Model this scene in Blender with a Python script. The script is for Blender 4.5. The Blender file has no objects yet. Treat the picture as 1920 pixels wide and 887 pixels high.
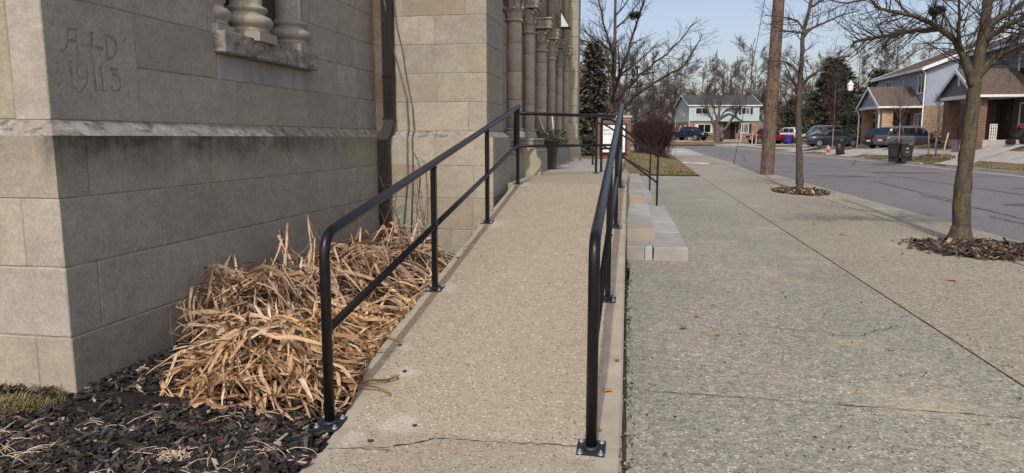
import bpy, math, random
from mathutils import Vector, Matrix
import numpy as np
rnd = random.Random(11)
sc = bpy.context.scene
COL = sc.collection
R = math.radians
# ---------------------------------------------------------------- camera
cam = bpy.data.cameras.new("camera"); camo = bpy.data.objects.new("camera", cam); COL.objects.link(camo)
camo.location = (0, 0, 1.35)
camo.rotation_euler = (R(90 - 8.03), 0, R(10.3))
cam.sensor_width = 36; cam.lens = 36 * 1315 / 1920
cam.clip_start = .05; cam.clip_end = 3000
sc.camera = camo
# ---------------------------------------------------------------- light
SUN_EL, SUN_AZ = 44.0, 181.0           # azimuth clockwise from +Y: straight behind the camera, a touch to the left
w = bpy.data.worlds.new("World"); sc.world = w; w.use_nodes = True
nt = w.node_tree; bg = nt.nodes["Background"]
sky = nt.nodes.new("ShaderNodeTexSky"); sky.sky_type = 'NISHITA'; sky.sun_disc = False
sky.sun_elevation = R(SUN_EL); sky.sun_rotation = R(SUN_AZ)
sky.air_density = 1.0; sky.dust_density = 3.2; sky.ozone_density = 1.8
tint = nt.nodes.new("ShaderNodeMix"); tint.data_type = 'RGBA'; tint.blend_type = 'MULTIPLY'; tint.inputs[0].default_value = 1   # thin high cloud: a little less cyan
nt.links.new(sky.outputs[0], tint.inputs[6]); tint.inputs[7].default_value = (1.09, .945, .905, 1)
nt.links.new(tint.outputs[2], bg.inputs[0]); bg.inputs[1].default_value = 0.15
sl = bpy.data.lights.new("sun", 'SUN'); sl.energy = 2.0; sl.angle = R(0.8); sl.color = (1, .985, .92)
so = bpy.data.objects.new("sun", sl); COL.objects.link(so)
sd = Vector((-math.sin(R(SUN_AZ)) * math.cos(R(SUN_EL)), -math.cos(R(SUN_AZ)) * math.cos(R(SUN_EL)), -math.sin(R(SUN_EL))))
so.rotation_euler = sd.to_track_quat('-Z', 'Y').to_euler(); so.location = (-5, -20, 30)
sc.view_settings.view_transform = 'Standard'; sc.view_settings.look = 'None'
sc.view_settings.exposure = 0.25; sc.view_settings.gamma = 1.0

# ---------------------------------------------------------------- materials
def _n(nt, t, **k):
    n = nt.nodes.new(t)
    for a, b in k.items(): setattr(n, a, b)
    return n
def ramp(nt, stops, src=None):
    n = _n(nt, "ShaderNodeValToRGB"); e = n.color_ramp.elements
    while len(e) < len(stops): e.new(.5)
    for i, (p, c) in enumerate(stops):
        e[i].position = p; e[i].color = (c[0], c[1], c[2], 1) if hasattr(c, '__len__') else (c, c, c, 1)
    if src is not None: nt.links.new(src, n.inputs[0])
    return n
def mix(nt, a, b, fac, mode='MIX'):
    n = _n(nt, "ShaderNodeMix", data_type='RGBA', blend_type=mode)
    for i, s in ((6, a), (7, b), (0, fac)):
        if hasattr(s, 'is_output'): nt.links.new(s, n.inputs[i])
        elif i == 0: n.inputs[0].default_value = s
        else: n.inputs[i].default_value = (*s[:3], 1)
    return n.outputs[2]
def noise(nt, vec, scale, detail=3, rough=.55, dist=0):
    n = _n(nt, "ShaderNodeTexNoise"); n.inputs["Scale"].default_value = scale; n.inputs["Detail"].default_value = detail
    n.inputs["Roughness"].default_value = rough; n.inputs["Distortion"].default_value = dist
    nt.links.new(vec, n.inputs["Vector"]); return n.outputs[0]
def scaled(nt, vec, s, off=(0, 0, 0)):
    n = _n(nt, "ShaderNodeMapping"); n.inputs["Scale"].default_value = s; n.inputs["Location"].default_value = off
    nt.links.new(vec, n.inputs[0]); return n.outputs[0]
def math_(nt, op, a, b=None, clamp=False):
    n = _n(nt, "ShaderNodeMath", operation=op, use_clamp=clamp)
    for i, s in ((0, a), (1, b)):
        if s is None: continue
        if hasattr(s, 'is_output'): nt.links.new(s, n.inputs[i])
        else: n.inputs[i].default_value = s
    return n.outputs[0]
def new(name, rough=.8, spec=.3, metal=0.0):
    m = bpy.data.materials.new(name); m.use_nodes = True
    b = m.node_tree.nodes["Principled BSDF"]
    b.inputs["Roughness"].default_value = rough; b.inputs["Metallic"].default_value = metal
    b.inputs["Specular IOR Level"].default_value = spec
    return m, m.node_tree, b
def pos(nt, local=False):
    if local: return _n(nt, "ShaderNodeTexCoord").outputs["Object"]
    return _n(nt, "ShaderNodeNewGeometry").outputs["Position"]
def bump(nt, b, h, strength=.4, dist=.01):
    n = _n(nt, "ShaderNodeBump"); n.inputs["Strength"].default_value = strength; n.inputs["Distance"].default_value = dist
    nt.links.new(h, n.inputs["Height"]); nt.links.new(n.outputs[0], b.inputs["Normal"])
def P(name, c1, c2=None, scale=6, rough=.8, spec=.3, metal=0, bmp=0, bscale=60, bdist=.004, vary=0, stretch=(1, 1, 1), detail=4, local=False, hue=0):
    """plain procedural material: two tones mixed by noise, fine bump, optional per-object variation"""
    m, nt, b = new(name, rough, spec, metal)
    v = pos(nt, local)
    if stretch != (1, 1, 1): v = scaled(nt, v, stretch)
    c2 = c2 or tuple(x * .8 for x in c1)
    r = ramp(nt, [(.32, c1), (.68, c2)], noise(nt, v, scale, detail))
    out = r.outputs[0]
    if vary:
        oi = _n(nt, "ShaderNodeObjectInfo")
        f = ramp(nt, [(0, 1 - vary), (1, 1 + vary)], oi.outputs["Random"]).outputs[0]
        h = _n(nt, "ShaderNodeHueSaturation"); nt.links.new(out, h.inputs["Color"]); nt.links.new(math_(nt, 'ADD', math_(nt, 'MULTIPLY', oi.outputs["Random"], 2 * vary), 1 - vary), h.inputs["Value"])
        if hue:
            fr = math_(nt, 'FRACT', math_(nt, 'MULTIPLY', oi.outputs["Random"], 7.31))
            nt.links.new(math_(nt, 'ADD', math_(nt, 'MULTIPLY', fr, 2 * hue), .5 - hue), h.inputs["Hue"])
        out = h.outputs[0]
    nt.links.new(out, b.inputs["Base Color"])
    if bmp: bump(nt, b, noise(nt, v, bscale, 3), bmp, bdist)
    return m

def stone_mat(name, c1, c2, stain=0, light=0, vary=.075, green=False):
    """cut sandstone: bedding, grain, block-to-block tint; stain = soot and run-off streaks below the water table"""
    m, nt, b = new(name, .88, .2)
    p = pos(nt)
    oi = _n(nt, "ShaderNodeObjectInfo").outputs["Random"]
    # shift the pattern per block so that neighbours do not continue one another
    va = _n(nt, "ShaderNodeVectorMath", operation='ADD'); nt.links.new(p, va.inputs[0])
    sv = _n(nt, "ShaderNodeCombineXYZ")
    for i in range(3): nt.links.new(math_(nt, 'MULTIPLY', oi, 9.7 + 5 * i), sv.inputs[i])
    nt.links.new(sv.outputs[0], va.inputs[1]); q = va.outputs[0]
    base = ramp(nt, [(.3, c1), (.7, c2)], noise(nt, scaled(nt, q, (1, 1, 1.3)), 2.2, 5, .6)).outputs[0]
    fine = noise(nt, q, 95, 4, .75)
    base = mix(nt, base, ramp(nt, [(.3, .62), (.5, 1.0), (.72, 1.3)], fine).outputs[0], .55, 'MULTIPLY')
    bed = noise(nt, scaled(nt, q, (1, 1, 1.3)), 9, 6, .75)
    base = mix(nt, base, ramp(nt, [(.32, .84), (.68, 1.14)], bed).outputs[0], .8, 'MULTIPLY')
    fine2 = noise(nt, q, 42, 4, .8)
    base = mix(nt, base, ramp(nt, [(.3, .76), (.7, 1.22)], fine2).outputs[0], .7, 'MULTIPLY')
    h = _n(nt, "ShaderNodeHueSaturation"); nt.links.new(base, h.inputs["Color"])
    nt.links.new(math_(nt, 'ADD', math_(nt, 'MULTIPLY', oi, 2 * vary), 1 - vary), h.inputs["Value"])
    fr = math_(nt, 'FRACT', math_(nt, 'MULTIPLY', oi, 5.77))
    nt.links.new(math_(nt, 'ADD', math_(nt, 'MULTIPLY', fr, .3), .8), h.inputs["Saturation"])
    out = h.outputs[0]
    sep = _n(nt, "ShaderNodeSeparateXYZ"); nt.links.new(p, sep.inputs[0])
    if stain:
        z = sep.outputs[2]
        up = math_(nt, 'MULTIPLY', math_(nt, 'SUBTRACT', z, 1.05), 4, True)
        st = noise(nt, scaled(nt, p, (11, 11, .9)), 2.2, 6, .7)
        bl = noise(nt, scaled(nt, p, (1, 1, 1.6)), 2.3, 6, .7)
        k = math_(nt, 'ADD', math_(nt, 'MULTIPLY', st, .6), math_(nt, 'MULTIPLY', bl, 1.7))
        k = math_(nt, 'ADD', k, math_(nt, 'MULTIPLY', math_(nt, 'SUBTRACT', z, 1.25), 1.6))
        k = math_(nt, 'MULTIPLY', math_(nt, 'SUBTRACT', k, .84), 1.6, True)
        far = math_(nt, 'MULTIPLY', math_(nt, 'SUBTRACT', 8.2, sep.outputs[1]), .28, True)
        k = math_(nt, 'MULTIPLY', math_(nt, 'MULTIPLY', k, up), far, True)
        side = math_(nt, 'ADD', math_(nt, 'MULTIPLY', math_(nt, 'ADD', sep.outputs[0], 2.97), 9, True), .22, True)
        out = mix(nt, out, (.055, .05, .042), math_(nt, 'MULTIPLY', math_(nt, 'MULTIPLY', k, side), stain, True))
    if light:
        wsh = noise(nt, scaled(nt, p, (3, 3, 6)), 2.2, 5, .7)
        out = mix(nt, out, (.43, .40, .35), ramp(nt, [(.5, 0), (.62, light)], wsh).outputs[0])
        dk = noise(nt, scaled(nt, p, (4, 4, 5), (3, 1, 2)), 3.1, 6, .7)
        out = mix(nt, out, (.05, .048, .042), ramp(nt, [(.49, 0), (.62, 1.15 * light)], dk).outputs[0])
    if green:
        g = math_(nt, 'MULTIPLY', math_(nt, 'SUBTRACT', -2.42, sep.outputs[0]), 3.4, True)
        g = math_(nt, 'MULTIPLY', g, math_(nt, 'MULTIPLY', math_(nt, 'SUBTRACT', 1.1, sep.outputs[2]), 1.5, True))
        g = math_(nt, 'MULTIPLY', g, ramp(nt, [(.4, 0), (.6, .75)], noise(nt, scaled(nt, p, (8, 8, 1)), 2, 4)).outputs[0])
        out = mix(nt, out, (.20, .30, .25), g)
    # small pits and scuffs
    pit = ramp(nt, [(.7, 0), (.76, .7)], noise(nt, scaled(nt, q, (1, 1, 1)), 28, 2)).outputs[0]
    out = mix(nt, out, (.11, .09, .075), math_(nt, 'MULTIPLY', pit, .35))
    nt.links.new(out, b.inputs["Base Color"])
    hgt = math_(nt, 'ADD', math_(nt, 'MULTIPLY', fine, .5), noise(nt, q, 22, 4))
    bump(nt, b, hgt, .35, .006)
    return m

def aggregate_mat(name, dark, mid, lite, cell=110, stain=.5, stain_c=(.07, .065, .06), stain_scale=.7, sand=(.3, .25, .17), worn=.2, dust=(), blotch=1.0, patina=None):
    """exposed-aggregate concrete: pebbles of several tones in a sandy paste, weathered in patches"""
    m, nt, b = new(name, .85, .25)
    p = pos(nt)
    v = _n(nt, "ShaderNodeTexVoronoi", feature='F1'); v.inputs["Scale"].default_value = cell; nt.links.new(p, v.inputs["Vector"])
    sp = _n(nt, "ShaderNodeSeparateColor"); nt.links.new(v.outputs["Color"], sp.inputs[0])
    peb = ramp(nt, [(0, dark), (.24, dark), (.33, mid), (.82, mid), (.93, lite), (1, lite)], sp.outputs[0]).outputs[0]
    paste = ramp(nt, [(.3, tuple(x * .8 for x in sand)), (.7, tuple(x * 1.12 for x in sand))], noise(nt, p, 55, 5, .7)).outputs[0]
    edge = ramp(nt, [(.25, 1), (.6, 0)], math_(nt, 'MULTIPLY', v.outputs["Distance"], 1.35)).outputs[0]
    c = mix(nt, paste, peb, edge)
    big = noise(nt, scaled(nt, p, (1, .55, 1)), stain_scale, 6, .65)
    c = mix(nt, c, stain_c, math_(nt, 'MULTIPLY', ramp(nt, [(.42, 0), (.68, 1)], big).outputs[0], stain))
    mot = noise(nt, p, 14, 4, .7)
    c = mix(nt, c, ramp(nt, [(.3, .6), (.7, 1.35)], mot).outputs[0], .6 * blotch, 'MULTIPLY')
    m2 = noise(nt, p, 38, 3, .8)
    c = mix(nt, c, ramp(nt, [(.32, .6), (.68, 1.35)], m2).outputs[0], .7 * blotch, 'MULTIPLY')
    wn = ramp(nt, [(.56, 0), (.72, 1)], noise(nt, scaled(nt, p, (1, 1, 1), (7, 3, 0)), 1.1, 5, .6)).outputs[0]
    c = mix(nt, c, patina or tuple(min(1, x * 1.35) for x in sand), math_(nt, 'MULTIPLY', wn, worn))
    for (x, y, z, r_, amt) in dust:              # pale cement dust drilled out around the bolts
        d = _n(nt, "ShaderNodeVectorMath", operation='DISTANCE'); nt.links.new(p, d.inputs[0]); d.inputs[1].default_value = (x, y, z)
        k = math_(nt, 'MULTIPLY', math_(nt, 'SUBTRACT', 1.25, math_(nt, 'ADD', math_(nt, 'DIVIDE', d.outputs["Value"], r_), math_(nt, 'MULTIPLY', noise(nt, p, 22, 4, .7), .9))), 2.2, True)
        c = mix(nt, c, (.60, .585, .55), math_(nt, 'MULTIPLY', k, amt * .45))
    nt.links.new(c, b.inputs["Base Color"])
    bump(nt, b, math_(nt, 'ADD', math_(nt, 'MULTIPLY', v.outputs["Distance"], -.8), math_(nt, 'MULTIPLY', mot, .4)), .5, .006)
    return m

def brick_mat(name, c1, c2, mortar, scale=1.0, vary=0):
    """far brickwork: courses too small to pick apart; runs round corners by using x+y as the horizontal axis"""
    m, nt, b = new(name, .85, .2)
    sep = _n(nt, "ShaderNodeSeparateXYZ"); nt.links.new(pos(nt), sep.inputs[0])
    cmb = _n(nt, "ShaderNodeCombineXYZ"); nt.links.new(math_(nt, 'ADD', sep.outputs[0], sep.outputs[1]), cmb.inputs[0]); nt.links.new(sep.outputs[2], cmb.inputs[1])
    br = _n(nt, "ShaderNodeTexBrick"); nt.links.new(cmb.outputs[0], br.inputs["Vector"])
    br.inputs["Scale"].default_value = scale; br.inputs["Brick Width"].default_value = .22; br.inputs["Row Height"].default_value = .075
    br.inputs["Mortar Size"].default_value = .008; br.inputs["Bias"].default_value = 0
    br.inputs["Color1"].default_value = (*c1, 1); br.inputs["Color2"].default_value = (*c2, 1); br.inputs["Mortar"].default_value = (*mortar, 1)
    c = mix(nt, br.outputs["Color"], ramp(nt, [(.3, .7), (.7, 1.25)], noise(nt, pos(nt), 1.6, 4)).outputs[0], .7, 'MULTIPLY')
    nt.links.new(c, b.inputs["Base Color"])
    return m
def bark_mat(name, c1, c2, lich=None, sc_=9, amt=.5):
    m, nt, b = new(name, .95, .1)
    p = pos(nt)
    n1 = noise(nt, scaled(nt, p, (1, 1, .28)), sc_ * 3, 5, .7)
    c = ramp(nt, [(.3, c1), (.7, c2)], n1).outputs[0]
    if lich: c = mix(nt, c, lich, ramp(nt, [(.5, 0), (.63, amt)], noise(nt, p, sc_ * 1.3, 5, .7)).outputs[0])
    c = mix(nt, c, ramp(nt, [(.35, .6), (.65, 1.25)], noise(nt, p, sc_ * 6, 4, .7)).outputs[0], .7, 'MULTIPLY')
    nt.links.new(c, b.inputs["Base Color"]); bump(nt, b, n1, .9, .02)
    return m
def glass_mat(name, c=(.02, .025, .03), rough=.06):
    m, nt, b = new(name, rough, .6)
    b.inputs["Base Color"].default_value = (*c, 1)
    return m
def siding_mat(name, c):
    return P(name, c, tuple(x * .88 for x in c), 1.5, .6, .3)

SB1, SB2 = (.345, .322, .252), (.29, .268, .207)
MS = stone_mat("buff_sandstone", SB1, SB2)
MSg = stone_mat("grey_sandstone", (.345, .325, .265), (.29, .27, .218))
MSt = stone_mat("soot_stained_sandstone", SB1, SB2, stain=.95)
MSw = stone_mat("weathered_sandstone", (.22, .208, .178), (.30, .282, .238), light=.6)
MSl = stone_mat("pale_sandstone", (.37, .345, .275), (.32, .295, .23), green=True)
MSr = stone_mat("rosy_sandstone", (.335, .295, .23), (.28, .24, .185), vary=.05)
MMortar = P("lime_mortar", (.36, .32, .27), (.2, .175, .15), 9, .95, .1, bmp=.3)
MBlue = P("washed_blue_grey_stone", (.37, .37, .36), (.25, .235, .215), 2.2, .85, .2, stretch=(3, 3, .8), bmp=.2, detail=6)
MRamp = aggregate_mat("tan_aggregate_concrete", (.09, .075, .048), (.41, .365, .27), (.68, .63, .50), 70, .10, (.2, .17, .12), .8, (.34, .30, .218), .06, blotch=.3,
    dust=[(-1.21, 3.49, .09, .11, .6), (-1.33, 3.79, .13, .08, .5), (-1.08, 2.98, .02, .16, .55), (-1.30, 2.80, .01, .2, .6), (-1.38, 4.76, .28, .18, .6), (-1.38, 6.46, .54, .22, .6), (-1.4, 8.2, .8, .2, .5), (-.25, 2.86, .01, .12, .35), (-.35, 2.55, .01, .25, .35), (-.25, 4.7, .28, .15, .3)])
MWalk = aggregate_mat("weathered_aggregate_concrete", (.07, .066, .05), (.44, .427, .35), (.68, .665, .57), 54, .45, (.17, .165, .14), .8, (.285, .275, .218), .5, blotch=1.3, patina=(.46, .415, .285))
MWalkB = aggregate_mat("sandy_aggregate_concrete", (.08, .075, .055), (.43, .412, .325), (.68, .65, .54), 54, .25, (.17, .155, .13), .7, (.30, .28, .21), .4, blotch=1.2, patina=(.46, .41, .28))
MEdge = P("smooth_cement_edge", (.38, .345, .265), (.29, .26, .195), 7, .85, .2, bmp=.25, detail=6)
MConc = P("pale_concrete", (.42, .40, .36), (.31, .295, .265), 1.4, .85, .2, bmp=.15, detail=6)
MSlab = P("grey_blue_flagstone", (.38, .37, .35), (.29, .282, .265), 3.5, .75, .3, bmp=.25, vary=.12, detail=6)
MSlabT = P("tan_flagstone", (.375, .355, .325), (.30, .28, .255), 4, .8, .25, bmp=.25, vary=.12, detail=6)
MSlabB = P("brown_flagstone", (.345, .31, .26), (.28, .25, .21), 5, .8, .2, bmp=.25, detail=6)
MDirt = P("dark_joint_dirt", (.03, .027, .022), (.07, .06, .045), 30, .95, .1, bmp=.6)
MMulch = P("black_mulch_bed", (.012, .011, .011), (.028, .025, .024), 40, .95, .15, bmp=1, bscale=90, bdist=.02)
MChipK = P("black_mulch_chip", (.010, .009, .009), (.022, .020, .019), 30, .7, .35)
MChipG = P("grey_mulch_chip", (.04, .037, .035), (.085, .078, .072), 30, .75, .3)
MChipB = P("brown_mulch_chip", (.075, .05, .033), (.13, .095, .065), 30, .85, .2)
MChipW = P("pale_bark_chip", (.42, .38, .31), (.28, .24, .18), 30, .85, .2)
def leaf_mat(name, c1, c2, vary):
    m, nt, b = new(name, .6, .3)
    p = pos(nt)
    c = ramp(nt, [(.25, c2), (.5, c1), (.75, tuple(min(1, x * 1.18) for x in c1))], noise(nt, p, 11, 5, .65)).outputs[0]
    c = mix(nt, c, (.13, .058, .022), ramp(nt, [(.60, 0), (.72, .75)], noise(nt, p, 6.5, 4, .6)).outputs[0])
    if vary:
        oi = _n(nt, "ShaderNodeObjectInfo").outputs["Random"]
        h = _n(nt, "ShaderNodeHueSaturation"); nt.links.new(c, h.inputs["Color"])
        nt.links.new(math_(nt, 'ADD', math_(nt, 'MULTIPLY', oi, 2 * vary), 1 - vary), h.inputs["Value"])
        nt.links.new(math_(nt, 'ADD', math_(nt, 'MULTIPLY', math_(nt, 'FRACT', math_(nt, 'MULTIPLY', oi, 3.7)), .5), .7), h.inputs["Saturation"])
        c = h.outputs[0]
    nt.links.new(c, b.inputs["Base Color"])
    bump(nt, b, noise(nt, p, 140, 2), .25, .003)
    return m
MLeaf = leaf_mat("straw_dead_leaf", (.50, .325, .165), (.24, .125, .05), .38)
MLeafB = leaf_mat("rusty_dead_leaf", (.31, .165, .072), (.15, .075, .032), .3)
MLeafP = leaf_mat("bleached_dead_leaf", (.56, .44, .29), (.36, .26, .15), .2)
MTwig = P("dry_twig", (.23, .15, .10), (.13, .085, .06), 25, .9, .1)
MPaint = P("black_gloss_paint", (.006, .0065, .008), (.010, .0105, .012), 18, .34, .3, bmp=.06, bscale=40)
MPlate = P("black_plate_with_worn_galvanising", (.012, .015, .02), (.03, .035, .045), 30, .5, .5, metal=.2)
MZinc = P("zinc_bolt", (.42, .46, .52), (.28, .31, .36), 40, .4, .5, metal=.6)
MSalt = P("white_cement_dust", (.6, .58, .53), (.42, .38, .31), 14, .9, .2)
MSpout = P("brown_painted_downspout", (.020, .017, .016), (.012, .0105, .010), 6, .45, .4, stretch=(1, 1, .3), bmp=.1)
MCableG = P("grey_green_cable", (.16, .20, .19), (.09, .11, .11), 12, .6)
MCableB = P("brown_cable", (.17, .13, .10), (.10, .08, .06), 12, .6)
MBark = bark_mat("grey_green_bark", (.045, .039, .031), (.125, .108, .084), (.13, .125, .045), 9, .8)
MBark2 = bark_mat("grey_brown_bark", (.05, .042, .034), (.13, .11, .09), (.11, .105, .065), 9, .45)
MTwigT = P("dark_twig_bark", (.035, .029, .026), (.075, .062, .053), 12, .95, .1)
MFar = P("far_grey_bark", (.13, .11, .098), (.075, .063, .056), 3, .95, .1, vary=.15)
MFarR = P("far_reddish_bark", (.10, .066, .055), (.06, .04, .034), 3, .95, .1, vary=.1)
MBushR = P("red_brown_bush_twig", (.075, .045, .042), (.04, .026, .025), 3, .95, .1)
MBirch = P("pale_young_bark", (.34, .28, .21), (.2, .16, .12), 9, .9, .1)
MPole = bark_mat("weathered_pole_wood", (.05, .033, .024), (.20, .145, .11), (.23, .19, .155), 5, .45)
MAsph = aggregate_mat("worn_grey_asphalt", (.08, .08, .08), (.175, .172, .168), (.30, .295, .29), 60, .3, (.12, .118, .115), .35, (.18, .177, .172), .35)
MTar = P("tar_patch", (.085, .085, .085), (.125, .123, .12), 6, .85, .2, bmp=.2)
MSnow = P("thin_old_snow", (.78, .80, .84), (.6, .62, .66), 9, .7, .3, bmp=.3)
MIce = P("wet_dark_patch", (.10, .10, .11), (.15, .15, .155), 3, .3, .5)
MGrass = P("winter_grass_blade", (.135, .125, .05), (.25, .21, .115), 2.2, .85, .15, detail=6)
MGrassY = P("dry_grass_blade", (.36, .29, .16), (.22, .17, .085), 4, .85, .15)
MGrassG = P("faded_green_blade", (.10, .115, .04), (.19, .175, .085), 4, .85, .15)
MSoil = P("lawn_soil", (.125, .11, .055), (.20, .165, .095), 1.2, .95, .1, detail=8, bmp=.6, bscale=25, bdist=.02)
MSoilB = P("bare_brown_ground", (.22, .15, .085), (.15, .105, .06), .9, .95, .1, detail=8, bmp=.5, bscale=12, bdist=.03)
MGround = P("far_ground", (.15, .13, .075), (.10, .09, .05), .2, .95, .1, detail=8)
MTrim = P("white_trim", (.72, .72, .71), (.62, .62, .61), 3, .6)
MAqua = siding_mat("aqua_siding", (.40, .52, .53))
MBlueS = siding_mat("blue_grey_siding", (.28, .34, .42))
MGreyS = siding_mat("grey_siding", (.17, .175, .195))
MShin = P("brown_shingles", (.14, .115, .092), (.08, .065, .053), 7, .95, .1, detail=6, bmp=.5, bscale=20, bdist=.02)
MShinD = P("charcoal_shingles", (.085, .09, .10), (.055, .058, .066), 5, .95, .1, detail=6)
MBrT = brick_mat("tan_brown_brickwork", (.30, .20, .125), (.20, .13, .08), (.26, .22, .17))
MBrY = brick_mat("buff_brickwork", (.42, .31, .17), (.34, .24, .13), (.36, .3, .22))
MBrR = brick_mat("red_brown_brickwork", (.165, .082, .058), (.115, .06, .044), (.24, .2, .17))
MBrD = brick_mat("dark_brown_brickwork", (.13, .085, .06), (.09, .06, .045), (.13, .11, .09))
MBrick = P("red_brick", (.27, .12, .07), (.19, .08, .05), 9, .85, .2, vary=.15)
MGlass = glass_mat("window_glass", (.012, .014, .017), .12); MGlassL = P("curtained_glass", (.20, .22, .22), (.10, .115, .12), 2, .12, .5)
MGlassC = glass_mat("car_glass", (.012, .014, .017), .04)
MTyre = P("tyre_rubber", (.012, .012, .012), (.02, .02, .02), 10, .85, .2)
MRim = P("alloy_rim", (.55, .56, .58), (.4, .41, .43), 12, .3, .5, metal=.7)
MRed = P("tail_lamp_red", (.42, .02, .02), (.30, .012, .012), 9, .2, .5)
MLamp = P("headlamp_plastic", (.62, .63, .65), (.5, .5, .52), 9, .12, .6)
MBlkP = P("black_plastic", (.012, .012, .013), (.02, .02, .021), 9, .5, .4)
MBin = P("black_green_bin_plastic", (.010, .014, .013), (.017, .022, .02), 5, .5, .4)
MBinB = P("blue_bin_plastic", (.012, .03, .36), (.01, .022, .27), 5, .45, .4)
MHyd = P("salmon_hydrant_paint", (.55, .27, .19), (.43, .2, .135), 6, .6, .3)
MStake = P("pale_wood_stake", (.50, .38, .22), (.36, .26, .14), 8, .8, .2)
MSlate = P("charcoal_planter", (.022, .023, .026), (.036, .037, .04), 6, .6, .4)
MEver = P("evergreen_needles", (.045, .06, .034), (.08, .093, .055), 3, .85, .15, detail=6)
MEverG = P("grey_evergreen_needles", (.115, .12, .085), (.06, .066, .047), 3, .85, .15, detail=6)
MDoor = P("brown_door_paint", (.045, .028, .02), (.03, .02, .015), 4, .5)
MBoard = P("notice_board_white", (.74, .77, .78), (.66, .69, .70), 3, .4)
MInk = P("dark_sign_lettering", (.07, .07, .075), (.10, .10, .105), 6, .6)
MLantern = P("frosted_lantern_glass", (.85, .86, .88), (.75, .76, .78), 4, .3, .4)
MStoneP = P("buff_boulder", (.42, .36, .26), (.30, .25, .18), 4, .9, .15, bmp=.3, vary=.15)
MStroll = P("maroon_stroller_fabric", (.16, .02, .025), (.09, .012, .016), 9, .8)
def paint(name, c): return P(name, c, tuple(x * .85 for x in c), .8, .22, .5, metal=.25)
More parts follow.
